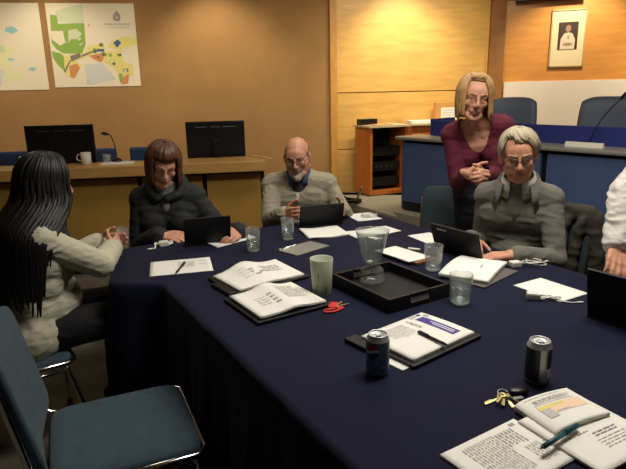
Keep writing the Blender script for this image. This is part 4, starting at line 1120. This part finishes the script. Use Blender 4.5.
    # ---- hair
    def hair(s, m, n, ln, tend, r=.012, off=.010, crown=(0, -.02, .12), drift=(0, 0), wave=.0, cap_pred=None, seed=1, face=58, part=0, tip=.4, hook=None, jit=5):
        """ln(phi)->hanging length, tend(phi)->polar angle where the lock leaves the skull; phi=0 is the face, 180 the back"""
        rnd = random.Random(seed); b = MB(); M = s.HM; g = (M.to_3x3().inverted() @ V((0, 0, -1))).normalized()
        ce = V((0, -.012, .030)); ax = V((.078+off, .099+off, .088+off))
        for i in range(n):
            ph = -180+360*(i+rnd.random()*.8)/n
            L = ln(ph); te = tend(ph)
            if te is None: continue
            te += rnd.uniform(-jit, jit*.4) if L == 0 else 0
            a = R(ph); pts = []
            jr = rnd.uniform(-.006, .004); t0 = R(rnd.uniform(2, 22))
            K = 7
            for k in range(K+1):
                t = t0+(R(te)-t0)*k/K
                aa = a+R(part)*(1-k/K)
                d = V((math.sin(t)*math.sin(aa), math.sin(t)*math.cos(aa), math.cos(t)))
                pts.append(ce+V((d.x*(ax.x+jr), d.y*(ax.y+jr), d.z*(ax.z+jr))))
            if L > 0:
                d0 = (pts[-1]-pts[-2]).normalized(); p = pts[-1]; K2 = max(4, int(L/.03)); LL = L*rnd.uniform(.86, 1.08)
                out = V((math.sin(a), math.cos(a), 0))
                ph2 = rnd.uniform(0, 6)
                for k in range(1, K2+1):
                    w = min(1, k/2.0); d = (d0*(1-w)+g*w+out*drift[0]*(1 if k < K2*.7 else drift[1])).normalized()
                    p = p+d*LL/K2
                    q = p+out*wave*math.sin(k*1.1+ph2)
                    if hook: q = hook(s, q)
                    pts.append(q)
            m_ = len(pts); rr = [r*(.75+.25*min(1, j/2))*(1-(1-tip)*max(0, (j/(m_-1)-.6)/.4)) for j in range(m_)]
            b.tube(pts, rr, m, 7, M)
        # scalp cap under the locks
        vs = []; fs = []; S_, T_ = 36, 18; cx = ax-V((.004, .004, .004)); idx = {}
        for i in range(T_+1):
            for j in range(S_):
                t = PI*i/T_; a = 2*PI*j/S_; vs.append(ce+V((cx.x*math.sin(t)*math.sin(a), cx.y*math.sin(t)*math.cos(a), cx.z*math.cos(t))))
        for i in range(T_):
            for j in range(S_):
                t = 180*(i+.5)/T_; ph = 360*(j+.5)/S_; ph = ph-360 if ph > 180 else ph
                te = tend(ph)
                if te is not None and t < te+4: fs.append((i*S_+j, (i+1)*S_+j, (i+1)*S_+(j+1) % S_, i*S_+(j+1) % S_))
        b.add(vs, fs, m, M, True)
        return b.build('hair', s.root)
    def collar(s, m, name='collar', r0=.060, r1=.082, z0=.045, z1=-.025, gap=35, tilt=18, fl=.0):
        c = s.N; b = MB(); vs = []; fs = []; K = 30
        ux, uy = s.rt, s.fwd; uz = (s.up2+s.fwd*math.tan(R(-tilt))*-0).normalized()
        for layer in (0, .005):
            for i in range(K+1):
                a = R(gap+(360-2*gap)*i/K); dx, dy = math.sin(a), math.cos(a)
                dr = .028*math.cos(a)*-1
                for rr, zz in ((r0+layer, z0), (r0+.006+layer, z0+.006), (r1+layer, z1+fl*max(0, math.cos(a)))):
                    vs.append(c+ux*dx*rr*1.05+uy*dy*rr+uz*(zz+dr*.6)+s.fwd*.01)
        n = (K+1)*3
        for l in (0, 1):
            for i in range(K):
                for j in range(2): q = l*n+i*3+j; fs.append((q, q+3, q+4, q+1))
        for i in range(K):
            fs.append((i*3+2, i*3+5, n+i*3+5, n+i*3+2)); fs.append((i*3, n+i*3, n+i*3+3, i*3+3))
        b.add(vs, fs, m, smooth=True); return b.build(name, s.root)
def hand_at(px, py, z): return at(px, py, z)
M_cream = mat('cream_knit', rgb(196, 192, 168), .9, bump=.25, bscale=160, var=.06, vscale=12)
M_jacket = mat('charcoal_jacket', rgb(34, 36, 37), .8, bump=.2, bscale=140, var=.1, vscale=14)
M_beige = mat('grey_beige_knit', rgb(160, 154, 132), .95, bump=.3, bscale=180, var=.06, vscale=14)
M_maroon = mat('maroon_knit', rgb(96, 26, 46), .85, bump=.15, bscale=180, var=.08, vscale=14)
M_fleece = mat('grey_fleece', rgb(112, 110, 100), .95, bump=.3, bscale=150, var=.08, vscale=16)
M_whiteshirt = mat('white_shirt', rgb(208, 204, 196), .75, bump=.15, bscale=60)
M_blueshirt = mat('blue_shirt', rgb(70, 78, 110), .8)
M_trouser = mat('black_trousers', rgb(22, 22, 26), .85, bump=.1, bscale=160)
M_shoe = mat('black_shoe', rgb(18, 17, 17), .5)
M_hblack = mat('black_hair', rgb(18, 15, 15), .5, var=.25, vscale=60)
M_hbrown = mat('auburn_hair', rgb(88, 52, 34), .45, var=.3, vscale=50)
M_hblond = mat('blond_hair', rgb(176, 136, 86), .5, var=.25, vscale=50)
M_hgrey = mat('grey_hair', rgb(180, 166, 138), .6, var=.15, vscale=50)
M_hgreyd = mat('short_grey_hair', rgb(140, 124, 106), .7, var=.2, vscale=60)
M_specs = mat('spectacle_frame', rgb(96, 84, 76), .3, .7)
SC = 'stacking chairs around the table'
# ------------------------------------------------ long-haired woman in cream, at the table's left corner
pl = (-1.26, 2.28); rl = -56
w = Person('person in a cream jumper seated at the table corner, holding a glass', pl, rl, lean=12, sh=.17, k=.97, head=(10, -14, 0), female=True, headk=.97, neckfwd=.04, belly=.05, hip=.54)
gl = at(124, 249, TZ); 
hd = V((math.cos(R(rl+90)), math.sin(R(rl+90)), 0)); sd = V((hd.y, -hd.x, 0))
w.set_arm(1, gl+V((-.005, -.145, .045)), (.05, 1, .12), (-.35, .45, -.1), 26, elbow=(-.93, 2.34, .80), thumb=10)
w.set_arm(-1, gl-hd*.115+V((-.02, .02, .05)), hd*1+V((0, -.2, .05)), (.15, -.9, -.1), 26, pole=(.5, 0, -1))
w.body(); w.eyes(M_hblack)
w.top('jumper', M_cream, .018, 1.10, .0025, neck=.02, seed=3, upto=.99, sc=16)
w.trousers(M_trouser); w.shoes(M_shoe)
def drape(s, q):                                 # locks fall behind the near shoulder and over the back
    p = s.HM @ q
    d = p-s.P; zz = d.dot(s.up2); lat = d.dot(s.rt); f = d.dot(s.fwd)
    k = max(0, min(1, (.62*s.k-zz)/.20)); k = k*k*(3-2*k)
    if lat > -.03 or f < .04:
        an = math.degrees(math.atan2(f, lat)); an = an if an < 90 else an-360
        an = R(-90+(an+90)*(.62 if an > -90 else .5)); ra = math.hypot(lat, f)
        ex_ = 1/math.sqrt((math.cos(an)/.235)**2+(math.sin(an)/.172)**2)
        r2 = max(ra, ex_); q2 = V((r2*math.cos(an), r2*math.sin(an)))
        p = p+(s.rt*(q2.x-lat)+s.fwd*(q2.y-f))*k
    return s.HM.inverted() @ p
w.hair(M_hblack, 190, lambda p: .54 if abs(p) > 65 else (.34 if abs(p) > 50 else 0), lambda p: 92 if abs(p) > 50 else 44, r=.013, off=.013, drift=(.10, .3), wave=.004, seed=4, tip=.25, hook=drape)
b = MB()
cw = w.arm[-1][2]*.9+w.arm[-1][1]*.1
b.lathe([(.030, -.012), (.034, -.012), (.034, .012), (.030, .012), (.030, -.012)], M_blackmatte, X.Translation(cw) @ (w.arm[-1][2]-w.arm[-1][1]).to_track_quat('Z', 'Y').to_matrix().to_4x4(), seg=24); b.build('wrist_band', w.root)
b = MB(); b.tube(smooth_path([w.N+w.fwd*.07-w.rt*.06+V((0, 0, .0)), w.sp(.42)+w.fwd*.125-w.rt*.07, w.sp(.30)+w.fwd*.165-w.rt*.055]), [.026]*13, mat('dark_scarf', rgb(44, 42, 50), .9, var=.4, vscale=40), 10); b.build('scarf', w.root)
stack_chair('stacking_chair', 'blue chair with chrome frame under the person in cream', (pl[0]-.10*hd.x, pl[1]-.10*hd.y, 0), R(rl), M_chairblue, SC, .72)
p = gl
t = thing('water_glass', 'empty glass held by the person in cream at the table corner', 'glass', p, 0, 'water glasses on the table')
b = MB(); b.lathe([(0, 0), (.027, 0), (.030, .004), (.036, .113), (.035, .115), (.0335, .113), (.0278, .012), (0, .011)], M_glass, seg=36); b.build('glass_wall', t)
# ------------------------------------------------ person in the dark jacket
pr = (-.835, 3.24); rr_ = 186
r = Person('person in a dark jacket seated before a tablet below the right monitor', pr, rr_, lean=10, sh=.145, k=.93, head=(14, -24, -6), female=True, neckfwd=.05, headk=.97, hip=.54)
q = TB1[4]
r.set_arm(1, at(161, 236, .765), (.95, -.25, .0), (.2, .4, -1), 22, pole=(.45, -.2, -1))
r.set_arm(-1, V((q.x+.15, q.y+.12, .775)), (-.3, -1, .05), (-.6, .1, -.6), 30, pole=(.45, -.2, -1))
r.body(smile=1.3); r.eyes(M_hbrown)
def hood(b):
    for i in range(14):
        a = R(-150+300*i/13)+PI; a2 = R(-150+300*(i+1)/13)+PI
        pp = [r.N+r.rt*math.sin(x)*.095+r.fwd*(math.cos(x)*.085+.01)+r.up2*(.018-.05*math.cos(x)) for x in (a, a2)]
        b.cap(pp[0], pp[1], .028)
r.top('jacket', M_jacket, .020, 1.0, .0035, upto=.93, extra=hood, seed=5, flare=.010, sc=10)
r.trousers(M_trouser); r.shoes(M_shoe)
b = Blob(); b.cap(r.sp(.46)+r.fwd*.02, r.N+r.fwd*.03+r.up2*.03, .072, .062); b.cap(r.N+r.fwd*.07-r.up2*.02, r.sp(.40)+r.fwd*.10, .03, .022)
link('scarf', b.mesh('scarf', .006, 3), r.root, mat('grey_scarf', rgb(110, 112, 112), .9, var=.2, vscale=40))
r.hair(M_hbrown, 150, lambda p: .12 if abs(p) > 72 else (.10 if abs(p) > 50 else 0), lambda p: 96 if abs(p) > 50 else 62, r=.0125, off=.014, drift=(.05, -1.5), seed=6, tip=.5)
stack_chair('stacking_chair', 'dark chair under the person in the dark jacket', (pr[0], pr[1]+.02, 0), R(rr_), M_chairdark, SC, .84)
# ------------------------------------------------ bald man in the grey-beige jumper
pf = (-.075, 3.78); rf = 176
f = Person('person in a beige jumper and spectacles, seated holding a tablet', pf, rf, lean=17, sh=.18, k=.93, head=(-4, -17, 3), neckfwd=.05, belly=.045, skin=M_skin2, headk=1.03, hip=.535)
q = TB2[4]; rz2 = TB2[1]; ex = V((math.cos(rz2), math.sin(rz2), 0)); ey = V((-ex.y, ex.x, 0)); w2 = TB2[3]
f.set_arm(1, q-ex*(w2/2+.05)+ey*.135+V((0, 0, .06)), -ey*.8+ex*.25+V((0, 0, .15)), ex, 28, pole=(.5, -.2, -1))
f.set_arm(-1, q+ex*(w2/2+.05)+ey*.135+V((0, 0, .06)), -ey*.8-ex*.25+V((0, 0, .15)), -ex, 28, pole=(.5, -.2, -1))
f.body(jaw=1.2, smile=1.2, nose=1.1); f.eyes(M_hgreyd); f.glasses(M_specs)
def vneck(P, m_, w=.065, d=.13, base=.50):
    I = P
    def pred(c):
        v = c-P.N; fz = v.dot(P.up2); fr = v.dot(P.fwd); lat = v.dot(P.rt)
        return fr > .0 and fz > -d and abs(lat) < w*(1+fz/d)**.8 if fz > -d and (1+fz/d) > 0 else False
    cut(m_.data, pred)
o = f.top('jumper', M_beige, .018, 1.06, .0035, neck=.0, upto=.95, seed=8, flare=.006, sc=12)
vneck(f, o, .055, .06)
f.trousers(M_trouser); f.shoes(M_shoe)
b = Blob(); b.cap(f.sp(.42)+f.fwd*.02, f.N+f.fwd*.012, .085, .068)
link('undershirt', b.mesh('undershirt', .006, 2), f.root, mat('dark_shirt', rgb(58, 54, 60), .85))
f.collar(M_blueshirt, gap=22)
b = MB(); b.ell((0, 0, 0), (.011, .006, .022), M_plasticw, X.Translation(f.sp(.415)+f.fwd*.148) ); b.build('white_clip', f.root)
# close-cropped rim of hair and goatee
b = Blob(); b.ell((0, -.014, .028), (.0785, .0985, .088), f.HM); me = b.mesh('hair', .004, 1); I = f.HM.inverted()
cut(me, lambda c: not ((I @ c).z < .045+.25*max(0, -(I @ c).y-.02)*0 and (I @ c).z > -.045 and (I @ c).y < .018)); link('hair', me, f.root, M_hgreyd)
b = Blob(); b.chain([(-.032, .066, -.05), (-.03, .066, -.08), (0, .076, -.104), (.03, .066, -.08), (.032, .066, -.05)], [.010, .017, .027, .017, .010], f.HM); b.chain([(-.028, .079, -.047), (0, .095, -.042), (.028, .079, -.047)], [.005, .007, .005], f.HM)
link('goatee', b.mesh('goatee', .003, 1), f.root, mat('white_beard', rgb(190, 172, 156), .85))
stack_chair('stacking_chair', 'dark chair under the person in beige', (pf[0]-.03, pf[1]+.0, 0), R(rf), M_chairdark, SC, .84)
# ------------------------------------------------ woman standing in maroon
ps = (1.075, 3.42); rs_ = 164
s = Person('person in a maroon jumper standing with hands clasped, leaning forward', ps, rs_, pose='stand', lean=12, bend=20, lat=10, sh=.14, k=.965, head=(12, -8, -7), female=True, neckfwd=.02, headk=1.02)
hp = aty(481, 178, 2.92)
s.set_arm(1, hp+V((-.045, .10, .01)), (.42, -.9, .0), (.8, .4, -.2), 48, pole=(.2, -1, -.6))
s.set_arm(-1, hp+V((.05, .095, .0)), (-.42, -.9, .0), (-.8, .4, -.2), 48, pole=(.2, -1, -.6))
s.body(smile=.2, jaw=.93); s.eyes(M_hblond)
o = s.top('jumper', M_maroon, .012, .96, .003, neck=-.0, upto=.86, seed=9, low=-.12)
def scoop(c):
    v = c-s.N; z = v.dot(s.up2); fr = v.dot(s.fwd); lat = v.dot(s.rt)
    if z > -.035 and (lat*lat+fr*fr) < .088**2: return True
    return fr > .0 and z > -.14 and abs(lat) < .085*math.sqrt(max(0, 1+z/.14))
cut(o.data, scoop)
s.trousers(mat('dark_trousers', rgb(26, 26, 34), .85)); s.shoes(M_shoe)
s.hair(M_hblond, 150, lambda p: .135 if abs(p) > 70 else (.12 if abs(p) > 52 else 0), lambda p: 94 if abs(p) > 52 else 36, r=.012, off=.012, drift=(.04, -.6), seed=13, tip=.5, part=14)
# ------------------------------------------------ grey-haired man
pm = (1.07, 2.82); rm = 152
g = Person('person in a grey fleece and spectacles seated before a tablet', pm, rm, lean=14, sh=.148, k=1.02, head=(12, -15, 4), neckfwd=.05, skin=M_skin2, headk=1.0, belly=.03, hip=.56)
q = TB3[4]; rz3 = TB3[1]; ex = V((math.cos(rz3), math.sin(rz3), 0)); ey = V((-ex.y, ex.x, 0))
g.set_arm(1, q-ex*.05+ey*.13+V((0, 0, .055)), ex*.6-ey*.5, V((0, 0, -1)), 25, pole=(.1, -.3, -1))
g.set_arm(-1, at(514, 255, .775), (-.9, .1, -.05), (0, 0, -1), 25, pole=(.5, 0, -1))
g.body(smile=1.1, nose=1.15, jaw=1.05); g.eyes(M_hgrey); g.glasses(M_specs)
o = g.top('fleece', M_fleece, .011, .98, .003, neck=.0, upto=.93, seed=10, flare=.006, sc=11)
vneck(g, o, .06, .15)
b = Blob(); b.cap(g.sp(.38)+g.fwd*.025, g.N+g.fwd*.012, .090, .068)
link('shirt', b.mesh('shirt', .006, 2), g.root, mat('check_shirt', rgb(120, 118, 108), .85, var=.2, vscale=60))
g.collar(mat('pale_collar', rgb(186, 182, 168), .8), name='shirt_collar', gap=20, r0=.062, r1=.088)
g.collar(M_fleece, name='fleece_collar', gap=42, r0=.078, r1=.125, z0=.03, z1=-.06, fl=-.05)
g.trousers(M_trouser); g.shoes(M_shoe)
g.hair(M_hgrey, 150, lambda p: .045 if abs(p) > 95 else (.0), lambda p: 106 if abs(p) > 95 else (86 if abs(p) > 58 else (48 if p < 15 else 38)), r=.009, off=.009, drift=(.0, 0), seed=14, tip=.35, part=32, jit=9)
cdir = V((-math.sin(R(rm)), math.cos(R(rm)), 0))
CH = stack_chair('stacking_chair', 'chair under the person in grey fleece with a dark jacket over its back', (pm[0]+.02, pm[1]+.0, 0), R(rm-26), M_chairdark, SC, .86)
# jacket hung over that chair's back
b = Blob(); Mj = X.Rotation(R(12), 4, 'X')
def J(x, y, z): return V((x, -.225+y, .47+0*z))+V((0, -(z)*math.sin(R(12)), z*math.cos(R(12))))
b.cap(J(-.19, 0, .395), J(.19, 0, .395), .05)
for x in (-.17, -.09, 0, .09, .17): b.cap(J(x, -.045, .37), J(x*1.08, -.055, -.08), .034, .04); b.cap(J(x, .05, .37), J(x, .05, .1), .026, .03)
for q in (-1, 1): b.chain([J(q*.2, -.01, .38), J(q*.255, -.03, .18), J(q*.25, -.06, -.05)], [.05, .046, .04])
me = b.mesh('draped_jacket', .008, 5); crease(me, .009, 7, seed=4)
me.materials.append(mat('olive_jacket', rgb(50, 46, 38), .8, bump=.2, bscale=90, var=.15, vscale=12))
o = bpy.data.objects.new('draped_jacket', me); C.objects.link(o)
tag(o, 'dark olive jacket hung over the chair of the person in grey fleece', 'jacket', loc=CH.location, rz=CH.rotation_euler.z)
# ------------------------------------------------ person in the white shirt, at the right edge
pw = (1.82, 2.36); rw = 122
k_ = Person('person in a white shirt at the right edge, only one arm in the picture', pw, rw, pose='stand', lean=30, bend=14, sh=.19, k=1.0, head=(0, -20, 0), neckfwd=.05, skin=M_skin2)
k_.set_arm(-1, aty(690, 270, 1.9), (-.7, -.6, -.3), (-.3, .0, -1), 24, pole=(.9, -.3, -.6))
k_.set_arm(1, aty(617, 247, 2.13), (-.35, -.75, -.45), (-.35, -.15, -1), 22, elbow=aty(613, 208, 2.24))
k_.body(); k_.eyes(M_hgreyd); k_.trousers(M_trouser); k_.shoes(M_shoe)
k_.top('shirt', M_whiteshirt, .020, 1.02, .008, neck=.0, upto=.93, seed=15, flare=.006, sc=13)
k_.collar(M_whiteshirt, gap=20)
k_.hair(M_hgreyd, 110, lambda p: .03 if abs(p) > 95 else 0, lambda p: 100 if abs(p) > 95 else (78 if abs(p) > 62 else 44), r=.011, off=.008, seed=17, tip=.5)
# ------------------------------------------------ empty chairs
p = (.90, 3.42)
stack_chair('stacking_chair', 'empty dark chair between the person in beige and the person in grey fleece', (p[0], p[1], 0), R(165), mat('teal_grey_upholstery', rgb(56, 70, 76), .85, bump=.3, bscale=350, var=.1, vscale=20), SC, .88, M_steel)
c0 = (at(57, 404, .46)+at(150, 386, .46)+at(198, 433, .46)+at(95, 467, .46))/4
stack_chair('stacking_chair', 'empty slate-blue chair with chrome frame in the left foreground', (-.655, 1.64, 0), R(-66), M_chairblue, SC, .88)
# ================================================================ LIGHT
def area(name, loc, size, power, col, rot=(0, 0, 0), spread=PI):
    l = bpy.data.lights.new(name, 'AREA'); l.shape = 'RECTANGLE'; l.size, l.size_y = size; l.energy = power; l.color = col; l.spread = spread
    o = bpy.data.objects.new(name, l); C.objects.link(o); o.location = loc; o.rotation_euler = rot; return o
def spot(name, loc, target, power, col, ang=70, blend=.6, rad=.05):
    l = bpy.data.lights.new(name, 'SPOT'); l.energy = power; l.color = col; l.spot_size = R(ang); l.spot_blend = blend; l.shadow_soft_size = rad
    o = bpy.data.objects.new(name, l); C.objects.link(o); o.location = loc
    o.rotation_euler = (V(target)-V(loc)).to_track_quat('-Z', 'Y').to_euler(); return o
WARM = (1, .86, .64); WARM2 = (1, .86, .62); NEUT = (1, .94, .84)
area('ceiling_lamp', (.75, 2.0, 3.0), (1.2, .6), 54, NEUT)
area('ceiling_lamp', (.6, 3.9, 3.0), (1.2, .6), 22, NEUT)
area('ceiling_lamp', (2.6, 3.2, 3.0), (1.2, .6), 26, NEUT)
area('ceiling_lamp', (-1.8, 3.6, 3.0), (.6, .6), 8, WARM)
for x, pw_ in ((-4.9, 7), (-3.2, 7), (-1.25, 16), (1.2, 24)):
    d = MW @ V(((MW.inverted() @ V((x, 7.4, 0))).x, -.75, 0))
    spot('wall_washer', (d.x, d.y, 3.0), (d.x+.02, d.y+.62, 1.6), pw_*4, WARM2, 95, .8)
for x0, x1, pw_ in ((.6, TX-.3, 30), (TX+.2, LW_-.4, 24)):
    d = MW @ V(((x0+x1)/2, -1.5, 0)); area('wall_fill_strip', (d.x, d.y, 2.98), (x1-x0, .12), pw_, WARM2, (R(38), 0, rzw), R(110))  # added fill strips, only there to brighten the back wall
for x, pw_ in ((1.0, 34), (2.6, 44)):
    d = MR @ V((x, -.9, 0)); e_ = MR @ V((x, -.0, 0))
    spot('wall_washer', (d.x, d.y, 3.0), (e_.x, e_.y, 1.5), pw_*4, WARM2, 95, .7)
w_ = bpy.data.worlds.new('world'); bpy.context.scene.world = w_; w_.use_nodes = True
w_.node_tree.nodes['Background'].inputs['Color'].default_value = (1, .9, .75, 1); w_.node_tree.nodes['Background'].inputs['Strength'].default_value = .05
vs_ = bpy.context.scene.view_settings
vs_.view_transform = 'Standard'; vs_.look = 'None'; vs_.exposure = 0; vs_.gamma = 1; vs_.use_curve_mapping = False
